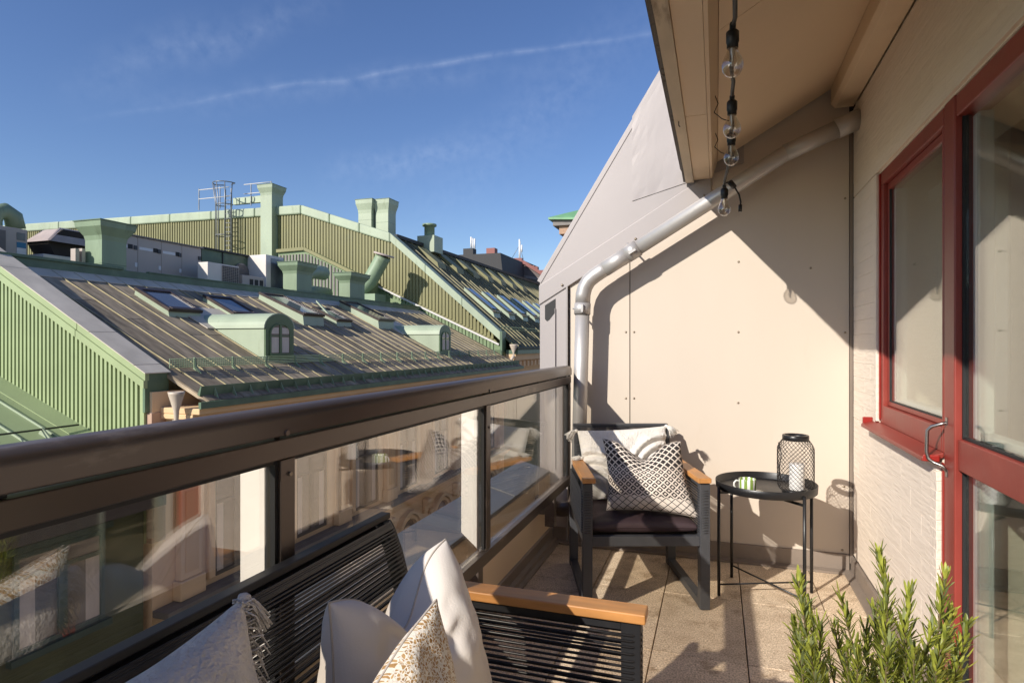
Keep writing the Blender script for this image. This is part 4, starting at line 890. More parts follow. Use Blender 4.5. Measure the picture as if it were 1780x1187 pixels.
obj('snow_guard_rail', None or (lambda m: [m.tube([(-12.06 - 0.0 * i, 10.9, rz(-12.06) + 0.08 + i * 0.048), (-12.06, 33.8, rz(-12.06) + 0.08 + i * 0.048)], 0.011, 5) for i in range(5)] and m)(MB()), 'patina', b2)
gm = MB(); yy = 10.9
while yy < 14.2: gm.bar((-12.045, yy, rz(-12.06) + 0.07), (-12.045, yy, rz(-12.06) + 0.28), 0.012, 0.012, (1, 0, 0)); yy += 0.07
obj('snow_guard_grid', gm, 'patina', b2, kind='stuff')
yy = 11.6
while yy < 33.7:
    obj('snow_guard_bracket', MB().prism([(-12.08, yy, rz(-12.08)), (-11.85, yy, rz(-11.85)), (-11.85, yy, rz(-11.85) + 0.03), (-12.02, yy, rz(-12.06) + 0.10), (-12.035, yy, rz(-12.06) + 0.30), (-12.08, yy, rz(-12.06) + 0.30)], (0, 0.035, 0)), 'patina', b2); yy += 1.24
# dormers
def dormer(yc, par):
    xf_, hw_ = -12.4, 0.63; zb = rz(xf_) - 0.02; zs = 1.70; ztop = 2.10
    dm = MB()
    pf = [(yc - hw_, zb), (yc + hw_, zb), (yc + hw_, zs)]
    rr = 0.97; pf += [(yc + hw_ * math.cos(a) , zs + (ztop - zs) * math.sin(a)) for a in [math.radians(d) for d in range(15, 180, 15)]] + [(yc - hw_, zs)]
    dm.prism([(xf_, p[0], p[1]) for p in pf], (-3.2, 0, 0))
    d = obj('dormer', dm, 'patina_pale', par)
    rf = MB(); m = 14
    out_ = [(yc + (hw_ + 0.05) * math.cos(math.radians(a)), zs - 0.02 + (ztop - zs + 0.06) * math.sin(math.radians(a))) for a in range(0, 181, 12)]
    inn = [(yc + (hw_ + 0.0) * math.cos(math.radians(a)), zs - 0.02 + (ztop - zs + 0.02) * math.sin(math.radians(a))) for a in range(0, 181, 12)]
    rf.prism([(xf_ + 0.04, *p) for p in out_] + [(xf_ + 0.04, *p) for p in inn[::-1]], (-3.3, 0, 0)); obj('dormer_roof', rf, 'patina_pale', d)
    fl2 = MB().prism([(-14.15, yc - 0.95, rz(-14.15) + 0.03), (-14.15, yc + 0.95, rz(-14.15) + 0.03), (-15.5, yc + 0.95, rz(-15.5) + 0.03), (-15.5, yc - 0.95, rz(-15.5) + 0.03)], (0, 0, 0.03)); obj('dormer_apron', fl2, 'lead_sheet', d)
    obj('dormer_front', MB().prism([(xf_ + 0.045, yc + (p[0] - yc) * 0.985, p[1] + 0.01) for p in pf], (-0.04, 0, 0)), 'dormer_frame', d)
    za, zbt, rw = zb + 0.20, zb + 0.80, 0.41
    fr = MB()
    for a0 in range(0, 180, 15):
        a, b = math.radians(a0), math.radians(a0 + 15)
        q = [(yc + r * math.cos(t), zbt + r * 0.62 * math.sin(t)) for r, t in ((rw, a), (rw + 0.05, a), (rw + 0.05, b), (rw, b))]
        fr.prism([(xf_ + 0.046, *p) for p in q], (0.035, 0, 0))
    fr.box(xf_ + 0.046, xf_ + 0.08, yc - rw - 0.05, yc - rw, za, zbt).box(xf_ + 0.046, xf_ + 0.08, yc + rw, yc + rw + 0.05, za, zbt)
    fr.box(xf_ + 0.046, xf_ + 0.09, yc - rw - 0.06, yc + rw + 0.06, za - 0.06, za).box(xf_ + 0.046, xf_ + 0.08, yc - 0.045, yc + 0.045, za, zbt + 0.25)
    fr.box(xf_ + 0.046, xf_ + 0.075, yc - rw, yc + rw, zbt - 0.10, zbt - 0.07)
    obj('window_frame', fr, 'dormer_frame', d)
    for s in (-1, 1):
        obj('pane', MB().prism([(xf_ + 0.048, yc + s * 0.05, za), (xf_ + 0.048, yc + s * rw, za), (xf_ + 0.048, yc + s * rw, zbt), (xf_ + 0.048, yc + s * 0.3, zbt + 0.16), (xf_ + 0.048, yc + s * 0.05, zbt + 0.24)], (0.006, 0, 0)), 'facade_glass', d)
        obj('drape', MB().box(xf_ + 0.0545, xf_ + 0.058, yc + s * 0.07, yc + s * (rw - 0.02), za + 0.02, za + 0.48), 'curtain', d)
        obj('drape', MB().box(xf_ + 0.0545, xf_ + 0.058, yc + s * 0.07, yc + s * (rw - 0.02), za + 0.58, za + 0.76), 'curtain', d)
dormer(15.05, b2); dormer(26.75, b2)
# roof windows on tilted curbs
def skylight(yc, w_, xt, xb, lt, lb, open_=False):
    """top end at x = xt raised by lt over the roof, bottom end at x = xb raised by lb"""
    zt, zb = rz(xt) + lt, rz(xb) + lb
    q = [(xt - 0.05, yc - w_ / 2, rz(xt - 0.05) - 0.02), (xb + 0.05, yc - w_ / 2, rz(xb + 0.05) - 0.02), (xb, yc - w_ / 2, zb), (xt, yc - w_ / 2, zt)]
    o = obj('roof_window', MB().prism(q, (0, w_, 0)), 'patina_pale', b2)
    d = Vector((xb - xt, 0, zb - zt)).normalized(); nn = Vector((-d.z, 0, d.x)); nn = nn if nn.z > 0 else -nn
    T, B = Vector((xt, 0, zt)) + nn * 0.004 - d * 0.03, Vector((xb, 0, zb)) + nn * 0.004 + d * 0.05
    fr = MB(); y0, y1 = yc - w_ / 2 - 0.03, yc + w_ / 2 + 0.03; fw_ = 0.10; h = 0.09
    def slab(p, q_, ya, yb, hh, m_): m_.prism([(p.x, ya, p.z), (q_.x, ya, q_.z), (q_.x + nn.x * hh, ya, q_.z + nn.z * hh), (p.x + nn.x * hh, ya, p.z + nn.z * hh)], (0, yb - ya, 0))
    slab(T, B, y0, y0 + fw_, h, fr); slab(T, B, y1 - fw_, y1, h, fr); slab(T, T + d * 0.14, y0 + fw_, y1 - fw_, h, fr); slab(B - d * 0.14, B, y0 + fw_, y1 - fw_, h * 1.15, fr)
    obj('window_frame', fr, 'skylight_frame', o)
    g = MB(); slab(T + d * 0.141, B - d * 0.141, y0 + fw_ + 0.001, y1 - fw_ - 0.001, 0.05, g); obj('pane', g, 'sky_glass', o)
    if open_:
        sw = MB(); T2, B2_ = T + nn * 0.30, B + nn * 0.02 - d * 0.5
        obj('open_sash', sw.prism([(T2.x, y0 + 0.1, T2.z), (B2_.x, y0 + 0.1, B2_.z), (B2_.x + nn.x * 0.05, y0 + 0.1, B2_.z + 0.05), (T2.x + nn.x * 0.05, y0 + 0.1, T2.z + 0.05)], (0, 0.1, 0)), 'patina_pale', o)
skylight(14.0, 1.15, -16.15, -14.9, 0.16, 0.16)
skylight(16.5, 1.15, -16.15, -14.95, 0.14, 0.14)
skylight(19.85, 1.25, -16.75, -14.75, 0.20, 0.36)
skylight(21.95, 1.05, -15.95, -14.8, 0.16, 0.20, True)
skylight(25.3, 1.40, -16.80, -14.75, 0.22, 0.36)
# chimneys clad in green sheet with flared heads
def flared(name, xc, yc, wx, wy, z0, z1, par, m='patina', fl=0.14, hh=0.55):
    prof = [(1.0, z0), (1.0, z1 - hh), (1.0 + fl * 0.25, z1 - hh * 0.75), (1.0 + fl * 1.6, z1 - hh * 0.30), (1.0 + fl * 1.8, z1)]
    vs = [];
    for k, z in prof:
        ex = wx / 2 + (k - 1) * 0.8; ey = wy / 2 + (k - 1) * 0.8
        vs += [(xc - ex, yc - ey, z), (xc + ex, yc - ey, z), (xc + ex, yc + ey, z), (xc - ex, yc + ey, z)]
    fs = [(4 * i + j, 4 * i + (j + 1) % 4, 4 * i + 4 + (j + 1) % 4, 4 * i + 4 + j) for i in range(4) for j in range(4)] + [(3, 2, 1, 0), (16, 17, 18, 19)]
    c = obj(name, MB().add(vs, fs), m, par)
    e = (prof[-1][0] - 1) * 0.8 + 0.025
    obj('chimney_lid', MB().box(xc - wx / 2 - e, xc + wx / 2 + e, yc - wy / 2 - e, yc + wy / 2 + e, z1 + 0.002, z1 + 0.03), 'patina_dark', c)
    zj = z0 + (z1 - z0) * 0.45
    obj('sheet_joint', MB().box(xc - wx / 2 - 0.006, xc + wx / 2 + 0.006, yc - wy / 2 - 0.006, yc + wy / 2 + 0.006, zj, zj + 0.012), 'patina_dark', c)
    return c
flared('chimney', -17.80, 13.80, 0.69, 0.80, 2.6, 4.90, b2)
flared('chimney', -17.85, 22.90, 0.72, 1.05, 2.6, 4.82, b2, fl=0.13, hh=0.5)
flared('chimney', -17.80, 27.15, 0.62, 1.35, 2.6, 4.80, b2, fl=0.15, hh=0.5)
# facade windows
def facade_window(par, yc, z0, z1, w_, frame_m, surround=True, x=XFA):
    fr = MB(); fb_ = 0.09
    fr.box(x + 0.01, x + 0.07, yc - w_ / 2, yc - w_ / 2 + fb_, z0, z1).box(x + 0.01, x + 0.07, yc + w_ / 2 - fb_, yc + w_ / 2, z0, z1)
    fr.box(x + 0.01, x + 0.07, yc - w_ / 2 + fb_, yc + w_ / 2 - fb_, z1 - fb_, z1).box(x + 0.01, x + 0.07, yc - w_ / 2 + fb_, yc + w_ / 2 - fb_, z0, z0 + fb_)
    fr.box(x + 0.01, x + 0.09, yc - 0.08, yc + 0.08, z0 + fb_, z1 - fb_)
    zt = z1 - (z1 - z0) * 0.24
    fr.box(x + 0.01, x + 0.08, yc - w_ / 2 + fb_, yc - 0.08, zt - 0.04, zt + 0.04).box(x + 0.01, x + 0.08, yc + 0.08, yc + w_ / 2 - fb_, zt - 0.04, zt + 0.04)
    wn = obj('window', fr, frame_m, par)
    for s in (-1, 1):
        a, b = sorted((yc + s * 0.081, yc + s * (w_ / 2 - fb_ - 0.001)))
        obj('pane', MB().box(x + 0.012, x + 0.03, a, b, z0 + fb_, zt - 0.041), 'facade_glass', wn); obj('pane', MB().box(x + 0.012, x + 0.03, a, b, zt + 0.041, z1 - fb_), 'facade_glass', wn)
        c = a + (b - a) * (0.55 if s < 0 else 0.45)
        obj('drape', MB().box(x + 0.0305, x + 0.034, *((a, a + (b - a) * 0.42) if s < 0 else (b - (b - a) * 0.42, b)), z0 + fb_, zt - 0.05), 'curtain', wn)
    if surround:
        sr = MB().box(x + 0.005, x + 0.13, yc - w_ / 2 - 0.20, yc - w_ / 2 - 0.002, z0, z1 + 0.2).box(x + 0.005, x + 0.13, yc + w_ / 2 + 0.002, yc + w_ / 2 + 0.20, z0, z1 + 0.2).box(x + 0.005, x + 0.13, yc - w_ / 2, yc + w_ / 2, z1 + 0.002, z1 + 0.2).box(x + 0.005, x + 0.20, yc - w_ / 2 - 0.28, yc + w_ / 2 + 0.28, z1 + 0.202, z1 + 0.32)
        obj('window_surround', sr, 'stucco_stone', par, bevel=0.02, seg=1)
WY = [12.75, 15.85, 18.95, 22.05, 25.15, 28.25, 31.35]
for yc in WY:
    facade_window(b2, yc, -4.55, -2.15, 1.5, 'window_wood')
    ar = MB()
    for a0 in range(0, 180, 12):
        for r0, r1, pr2 in ((0.72, 0.86, 0.16), (0.90, 1.05, 0.24), (0.30, 0.42, 0.10)):
            q = [(yc + r * math.cos(math.radians(t)), -6.55 + r * math.sin(math.radians(t))) for r, t in ((r0, a0), (r1, a0), (r1, a0 + 12), (r0, a0 + 12))]
            ar.prism([(XFA + 0.004, *p) for p in q], (pr2, 0, 0))
    obj('arch', ar, 'stucco_stone', b2)
    obj('arch_infill', MB().prism([(XFA + 0.003, yc + 0.70 * math.cos(math.radians(a)), -6.55 + 0.70 * math.sin(math.radians(a))) for a in range(0, 181, 15)] + [(XFA + 0.003, yc - 0.7, -9), (XFA + 0.003, yc + 0.7, -9)], (0.02, 0, 0)), 'facade_glass', b2)
for yc in [11.2] + [w0 + 1.55 for w0 in WY]:
    obj('pilaster', MB().box(XFA + 0.004, XFA + 0.20, yc - 0.30, yc + 0.30, -4.25, -2.05).box(XFA + 0.004, XFA + 0.26, yc - 0.37, yc + 0.37, -4.70, -4.252).box(XFA + 0.004, XFA + 0.26, yc - 0.37, yc + 0.37, -2.048, -1.85), 'stucco_stone', b2, bevel=0.025)
    obj('pilaster_panel', MB().box(XFA + 0.2005, XFA + 0.225, yc - 0.19, yc + 0.19, -4.1, -2.2), 'stucco_tan', b2, bevel=0.015)
    obj('scroll_bracket', MB().prism([(XFA + 0.004, yc - 0.17, -5.35), (XFA + 0.30, yc - 0.17, -5.38), (XFA + 0.32, yc - 0.17, -5.52), (XFA + 0.16, yc - 0.17, -5.70), (XFA + 0.14, yc - 0.17, -5.95), (XFA + 0.004, yc - 0.17, -6.02)], (0, 0.34, 0)), 'stucco_stone', b2, bevel=0.03)
    obj('rosette', MB().tube([(XFA + 0.01, yc - 0.5, -6.05), (XFA + 0.16, yc - 0.5, -6.05)], 0.13, 10).tube([(XFA + 0.01, yc + 0.5, -6.05), (XFA + 0.16, yc + 0.5, -6.05)], 0.13, 10), 'stucco_stone', b2)
obj('ledge', MB().box(XFA + 0.003, XFA + 0.48, 10.3, 33.95, -4.86, -4.705), 'stone_grey', b2, bevel=0.02)
obj('ledge_moulding', MB().box(XFA + 0.003, XFA + 0.40, 10.3, 33.95, -5.02, -4.862).box(XFA + 0.003, XFA + 0.28, 10.3, 33.95, -5.16, -5.022).box(XFA + 0.003, XFA + 0.12, 10.3, 33.95, -5.30, -5.162), 'stucco_tan', b2, bevel=0.02)
obj('rain_funnel', MB().lathe([(0.04, -0.55), (0.06, -0.25), (0.16, 0.10), (0.17, 0.16), (0.15, 0.16), (0.05, -0.2)], (-11.2, 10.30, 0.02), 14).tube([(-11.2, 10.30, -0.45), (-11.22, 10.25, -0.62), (-11.45, 10.16, -0.78), (-11.7, 10.10, -0.95), (-11.72, 10.1, -3)], 0.075, 10), 'funnel_paint', b2)

# ---- low house on the left
b1 = thing('low_house', 'low house with a green sheet roof and olive walls, left behind the railing', 'house', (-14, 0, -15.5))
def lz(x): return -0.73 + 0.39 * (-x - 13.78)
obj('wall', MB().box(-22, XFA - 0.02, -30, 10.1, -15.55, -2.2), 'olive_wall', b1)
obj('roof', MB().prism([(-24, -30, lz(-24)), (-11.1, -30, lz(-11.1)), (-11.1, -30, lz(-11.1) - 0.12), (-24, -30, lz(-24) - 0.12)], (0, 40.15, 0)), 'patina_leaf', b1)
obj('wall_flashing', MB().prism([(-20, 9.70, lz(-20) + 0.004), (-11.2, 9.70, lz(-11.2) + 0.004), (-11.2, 10.185, lz(-11.2) + 0.03), (-11.2, 10.185, lz(-11.2) + 0.16), (-20, 10.185, lz(-20) + 0.16), (-20, 10.185, lz(-20) + 0.03)][:3] + [(-20, 10.185, lz(-20) + 0.03)], (0, 0, 0.02)), 'patina_leaf', b1)
for k in range(16):
    yy = 9.4 - k * 0.66
    obj('roof_seam', MB().bar((-20, yy, lz(-20) + 0.02), (-11.15, yy, lz(-11.15) + 0.02), 0.03, 0.04, (0.36, 0, 0.93)), 'patina_pale', b1)
obj('snow_rail', MB().tube([(-13.75, -5, lz(-13.75) + 0.13), (-13.75, 10.0, lz(-13.75) + 0.13)], 0.022, 7), 'dark_metal', b1)
for k in range(6): obj('rail_bracket', MB().prism([(-13.85, 9.2 - k * 1.32, lz(-13.85)), (-13.35, 9.2 - k * 1.32, lz(-13.35)), (-13.75, 9.2 - k * 1.32, lz(-13.75) + 0.17)], (0, 0.04, 0)), 'patina_pale', b1)
for yc in (8.3, 5.3, 2.3):
    facade_window(b1, yc, -4.35, -2.55, 1.7, 'window_green', False)
    obj('window_trim', MB().box(XFA + 0.004, XFA + 0.12, yc - 1.0, yc + 1.0, -2.53, -2.40).box(XFA + 0.004, XFA + 0.16, yc - 0.95, yc + 0.95, -4.50, -4.37), 'window_green', b1, bevel=0.01)
obj('eave_board', MB().box(XFA - 0.02, -11.15, -30, 10.0, -2.20, -1.80), 'window_wood', b1)

# ---- tall house with the big corrugated gable
b3 = thing('gable_house', 'tall house with a big olive corrugated gable wall and pale green verge', 'house', (-30, 40, -15.5))
GP = [(-12.1, 1.95), (-19.45, 8.20), (-26.15, 10.45), (-60, 10.95)]
body = [(-60, -15.55), (XFA, -15.55), (XFA, 0.6), (-12.4, 1.4)] + [(x, z - 0.25) for x, z in GP[1:]]
obj('gable_wall', MB().prism([(x, GY, z) for x, z in body], (0, 40, 0)), 'olive_cladding', b3)
def gz(x):
    for (xa, za), (xb, zb) in zip(GP[:-1], GP[1:]):
        if xb <= x <= xa: return za + (zb - za) * (x - xa) / (xb - xa)
    return GP[0][1]
def tz(x): return 4.902 - 0.4508 * (x + 20.421)              # line of the pale trim across the gable
ribs = MB(); low = MB(); x = -59.5
while x < -12.5:
    zb = max(3.2 if x < -17.4 else rz(x) , tz(x) + 0.10 if x > -21.0 else 3.2)
    ribs.prism([(x, GY, zb), (x + 0.13, GY, zb), (x + 0.13, GY, gz(x + 0.13) - 0.35), (x, GY, gz(x) - 0.35)], (0, -0.055, 0))
    if x > -20.6: low.prism([(x, GY, rz(x) - 0.05), (x + 0.13, GY, rz(x + 0.13) - 0.05), (x + 0.13, GY, tz(x + 0.13) - 0.06), (x, GY, tz(x) - 0.06)], (0, -0.075, 0))
    x += 0.225
obj('cladding_ribs', ribs, 'olive_cladding', b3, kind='stuff')
lowb = MB().prism([(-21.0, GY - 0.003, 2.9), (-12.15, GY - 0.003, 0.3), (-12.15, GY - 0.003, tz(-12.15) - 0.05), (-21.0, GY - 0.003, tz(-21.0) - 0.05)], (0, -0.02, 0))
obj('lower_cladding', lowb, 'green_cladding', b3); obj('lower_ribs', low, 'green_cladding', b3, kind='stuff')
obj('wall_trim', MB().bar((-20.9, GY - 0.10, tz(-20.9)), (-12.2, GY - 0.10, tz(-12.2)), 0.10, 0.10), 'white_pole', b3)
pts = []
for (xa, za), (xb, zb) in zip(GP[:-1], GP[1:]):
    m = 3 if xa - xb < 12 else 9
    for k in range(m):
        p0 = (xa + (xb - xa) * k / m, za + (zb - za) * k / m); p1 = (xa + (xb - xa) * (k + 0.992) / m, za + (zb - za) * (k + 0.992) / m)
        steep = xa > -19
        th_ = 0.52 if steep else 0.62
        obj('verge_cap', MB().prism([(p0[0], GY - 0.18, p0[1] - th_), (p1[0], GY - 0.18, p1[1] - th_), (p1[0], GY - 0.18, p1[1]), (p0[0], GY - 0.18, p0[1])], (0, 0.60, 0)), 'patina_pale', b3, bevel=0.09 if not steep else 0.02)
obj('side_roof', MB().prism([(-19.45, GY + 0.45, 8.0), (-11.2, GY + 0.45, 0.98), (-11.2, GY + 0.45, 0.85), (-19.45, GY + 0.45, 7.8)], (0, 42, 0)), 'striped_roof', b3)
def sz(x): return 8.0 - (x + 19.45) * 7.02 / 8.25
yy = GY + 0.9
while yy < 70:
    obj('roof_seam', MB().bar((-19.4, yy, sz(-19.4) + 0.04), (-11.3, yy, sz(-11.3) + 0.04), 0.045, 0.08, (0.65, 0, 0.76)), 'dim_seam', b3); yy += 0.80
for k in range(7):
    for row, xa, xb in ((0, -13.4, -15.5), (1, -17.3, -18.8)):
        yc = GY + 3.0 + k * 3.1
        q = [(xb, yc - 0.6, sz(xb) + 0.05), (xa, yc - 0.6, sz(xa) + 0.05), (xa - 0.1, yc - 0.6, sz(xa) + 0.42), (xb, yc - 0.6, sz(xb) + 0.26)]
        o = obj('roof_window', MB().prism(q, (0, 1.2, 0)), 'patina_pale' if row == 0 else 'olive_cladding', b3)
        if row == 0:
            obj('pane', MB().prism([(xb + 0.12, yc - 0.48, sz(xb + 0.12) + 0.29), (xa - 0.22, yc - 0.48, sz(xa - 0.22) + 0.44), (xa - 0.22, yc + 0.48, sz(xa - 0.22) + 0.44), (xb + 0.12, yc + 0.48, sz(xb + 0.12) + 0.29)], (0.02, 0, 0.03)), 'sky_glass', o)
            obj('window_frame', MB().box(xa - 0.12, xa + 0.08, yc - 0.62, yc + 0.62, sz(xa) + 0.42, sz(xa) + 0.52), 'skylight_frame', o)
obj('ridge_board', MB().box(-20.2, -19.3, GY + 0.5, 75, 8.0, 8.22), 'far_dark', b3)
obj('snow_rail', MB().tube([(-12.3, GY + 0.5, sz(-12.3) + 0.35), (-12.3, 74, sz(-12.3) + 0.35)], 0.03, 6).tube([(-12.3, GY + 0.5, sz(-12.3) + 0.2), (-12.3, 74, sz(-12.3) + 0.2)], 0.02, 6), 'patina', b3)
obj('corner_post', MB().prism([(-12.12, GY - 0.16, 0.2), (-11.98, GY - 0.16, 0.2), (-11.98, GY - 0.16, 1.95), (-12.12, GY - 0.16, 2.0)], (0, 0.7, 0)), 'patina_dark', b3)
for xa, za, zb, m_ in ((-11.15, 0.62, 0.86, 'patina_dark'), (-11.3, 0.25, 0.618, 'stucco_tan'), (-11.55, -0.25, 0.248, 'stucco_tan'), (-11.75, -0.9, -0.252, 'stucco_tan')):
    obj('cornice', MB().box(XFA, xa, GY + 0.3, 75, za, zb), m_, b3)
dm = MB(); yy = GY + 0.5
while yy < 60: dm.box(-11.55, -11.35, yy, yy + 0.4, -0.15, 0.18); yy += 0.8
obj('dentils', dm, 'stucco_tan', b3, kind='stuff')
obj('rain_funnel', MB().lathe([(0.05, -0.5), (0.06, -0.25), (0.24, 0.2), (0.24, 0.26), (0.05, -0.1)], (-11.35, GY + 0.1, 0.95), 12).tube([(-11.35, GY + 0.1, 0.55), (-11.5, GY + 0.05, 0.25), (-11.8, GY, 0.05), (-11.8, GY, -3)], 0.10, 8), 'funnel_paint', b3)
# tall shaft in front of the gable, door recess, low annexe, chimney pair, vent
flared('chimney_shaft', -28.55, 33.95, 0.92, 1.1, 3.0, 11.85, b3, 'patina_pale', fl=0.11, hh=0.7)
obj('door_recess', MB().box(-30.6, -29.2, 33.75, 33.94, 3.3, 7.2), 'patina', b3)
ax_ = [(-26.9, 3.2), (-26.9, 7.15), (-24.85, 7.2), (-20.3, 5.1), (-20.3, 3.2)]
an = obj('annexe', MB().prism([(x, 32.6, z) for x, z in ax_[::-1]], (0, 1.38, 0)), 'green_cladding', b3)
obj('annexe_verge', MB().bar((-26.95, 32.55, 7.22), (-24.85, 32.55, 7.27), 0.22, 0.2).bar((-24.85, 32.55, 7.27), (-20.2, 32.55, 5.12), 0.22, 0.2), 'olive_cladding', an)
ar2 = MB(); x = -26.8
while x < -20.5:
    zt = 7.05 if x < -24.85 else 7.1 - (x + 24.85) * 0.4616
    ar2.box(x, x + 0.11, 32.54, 32.6, 3.3, zt - 0.1); x += 0.24
obj('annexe_ribs', ar2, 'stone_grey', an, kind='stuff')
flared('chimney', -22.05, 35.6, 0.98, 1.0, 8.3, 10.75, b3, 'patina_pale', fl=0.10, hh=0.9)
flared('chimney', -20.95, 35.9, 0.95, 1.0, 8.0, 10.75, b3, 'patina_pale', fl=0.10, hh=0.9)
vb = obj('roof_vent', MB().box(-19.8, -18.5, 38.2, 39.6, 7.6, 8.75), 'patina_pale', b3)
obj('vent_pipe', MB().lathe([(0.36, 0.0), (0.36, 0.75), (0.50, 0.76), (0.50, 0.90), (0.0, 1.0)], (-19.2, 38.9, 8.75), 14), 'patina', vb)
# ladder with safety cage and roof railing
ld = thing('cage_ladder', 'dark metal ladder with a safety cage on the olive gable wall', 'ladder', (-32, 33.5, 4.5))
lx, ly = -31.85, 33.55
for s in (-0.26, 0.26): obj('stile', MB().bar((lx + s, ly, 4.6), (lx + s, ly, 11.9), 0.07, 0.07, (0, 1, 0)), 'grey_metal', ld)
for k in range(22): obj('rung', MB().bar((lx - 0.26, ly, 4.9 + k * 0.31), (lx + 0.26, ly, 4.9 + k * 0.31), 0.035, 0.035), 'grey_metal', ld)
for z in (6.5, 8.6, 10.7, 12.15):
    rr = 0.62 if z < 11 else 0.8
    obj('hoop', MB().tube([(lx - 0.26, ly, z)] + [(lx + rr * math.cos(math.radians(a)), ly - 0.25 - rr * math.sin(math.radians(a)), z) for a in range(180, -1, -20)] + [(lx + 0.26, ly, z)], 0.035, 6), 'grey_metal', ld)
for a in (165, 130, 90, 50, 15):
    obj('cage_bar', MB().tube([(lx + 0.62 * math.cos(math.radians(a)), ly - 0.25 - 0.62 * math.sin(math.radians(a)), 6.4), (lx + 0.62 * math.cos(math.radians(a)), ly - 0.25 - 0.62 * math.sin(math.radians(a)), 10.7), (lx + 0.8 * math.cos(math.radians(a)), ly - 0.25 - 0.8 * math.sin(math.radians(a)), 12.15)], 0.030, 6), 'grey_metal', ld)
rr_ = thing('roof_guardrail', 'thin pale guardrail on the gable roof beside the caged ladder', 'guardrail', (-31, 34.3, 10.9))
for x in (-35.2, -33.3, -30.6, -28.9): obj('post', MB().bar((x, 34.3, 10.8), (x, 34.3, 12.35), 0.05, 0.05, (0, 1, 0)), 'grey_metal', rr_)
for z in (11.6, 12.25):
    obj('rail', MB().tube([(-35.2, 34.3, z), (-32.5, 34.3, z)], 0.03, 6), 'white_pole', rr_); obj('rail', MB().tube([(-31.2, 34.3, z + 0.05), (-28.9, 34.3, z + 0.05)], 0.03, 6), 'white_pole', rr_)
obj('kick_board', MB().box(-32.2, -29.2, 34.35, 34.6, 11.0, 11.45), 'patina_pale', rr_)

# ------------------------------------------------------------------ plant on the flat roof
cb = thing('air_handler', 'long beige air handling cabinet with doors on the flat roof behind the chimney', 'air handler', (-19.9, 17.4, 3.27))
obj('plinth', MB().box(-20.5, -19.55, 15.3, 19.1, 3.27, 3.72), 'patina_dark', cb)
for a, b in ((15.3, 16.3), (16.31, 17.27), (17.28, 18.18), (18.19, 19.12)):
    d = obj('door_panel', MB().box(-20.6, -19.5, a, b, 3.72, 5.02), 'equipment', cb, bevel=0.015)
    obj('latch', MB().box(-19.498, -19.47, b - 0.16, b - 0.04, 4.55, 4.70), 'dark_metal', d); obj('hinge_plate', MB().box(-19.498, -19.485, b - 0.12, b - 0.02, 3.95, 4.10), 'label_white', d)
    if a < 18: obj('label_strip', MB().box(-19.498, -19.493, a + 0.05, a + 0.6, 4.58, 4.68), 'label_white', d)
    if a < 18: obj('vent_hole', MB().box(-19.498, -19.49, a + 0.62, a + 0.80, 4.56, 4.72), 'rubber', d)
obj('cabinet_roof', MB().box(-20.7, -19.44, 15.2, 19.2, 5.023, 5.07), 'stone_grey', cb)
ge = thing('roof_enclosure', 'dark green sheet metal plant room on the flat roof next to the beige cabinet', 'plant room', (-20, 21.2, 3.27))
obj('enclosure_wall', MB().box(-21.5, -19.6, 19.25, 23.3, 3.27, 5.05), 'patina_dark', ge)
obj('enclosure_roof', MB().box(-21.6, -19.5, 19.2, 23.4, 5.052, 5.12), 'far_dark', ge)
for y in (20.3, 21.9, 23.2): obj('wall_seam', MB().box(-19.598, -19.57, y, y + 0.04, 3.3, 5.04), 'far_dark', ge)
lv = obj('round_louvre', MB().tube([(-19.598, 21.35, 4.30), (-19.52, 21.35, 4.30)], 0.42, 24), 'grey_metal', ge)
for k in range(9):
    z = 3.98 + k * 0.08; hw2 = math.sqrt(max(0.01, 0.38 ** 2 - (z - 4.30) ** 2))
    obj('slat', MB().bar((-19.50, 21.35 - hw2, z), (-19.50, 21.35 + hw2, z), 0.03, 0.035), 'stone_grey', lv)
ac = thing('air_conditioner', 'beige air conditioning unit with a grilled fan front on the roof edge', 'air conditioner', (-18.4, 19.1, 3.27))
obj('feet', MB().box(-18.75, -18.3, 18.45, 18.6, 3.27, 3.60).box(-18.75, -18.3, 19.55, 19.7, 3.27, 3.60), 'dark_metal', ac)
obj('casing', MB().box(-18.80, -18.30, 18.25, 19.85, 3.60, 4.34), 'equipment_pale', ac, bevel=0.02)
obj('fan_hole', MB().box(-18.299, -18.29, 18.95, 19.80, 3.66, 4.28), 'rubber', ac)
gr = MB()
for k in range(11): gr.box(-18.289, -18.275, 18.95, 19.80, 3.66 + k * 0.062, 3.672 + k * 0.062)
for k in range(9): gr.box(-18.274, -18.262, 18.95 + k * 0.104, 18.966 + k * 0.104, 3.66, 4.28)
obj('grille', gr, 'equipment', ac)
au = thing('air_conditioner', 'low beige condenser box with three dark openings, beside the fan grille', 'air conditioner', (-18.4, 20.55, 3.27))
obj('casing', MB().box(-18.75, -18.25, 19.98, 21.25, 3.55, 4.03), 'equipment', au, bevel=0.02)
for k in range(3): obj('opening', MB().box(-18.2495, -18.24, 20.38 + k * 0.29, 20.58 + k * 0.29, 3.64, 3.9), 'rubber', au)
obj('stand', MB().box(-18.7, -18.3, 20.1, 21.1, 3.27, 3.548), 'dark_metal', au)
ct = thing('air_conditioner', 'tall narrow beige air conditioning cabinet between the green shaft and chimney', 'air conditioner', (-19, 22.0, 3.27))
obj('casing', MB().box(-19.6, -18.6, 21.75, 22.9, 3.27, 5.12), 'equipment_pale', ct, bevel=0.02)
obj('side_grille', MB().box(-18.599, -18.59, 22.05, 22.85, 3.6, 5.0), 'grey_metal', ct)
hd = thing('intake_hood', 'rusty pink sloping air intake hood on the flat roof', 'hood', (-20, 13.6, 3.27))
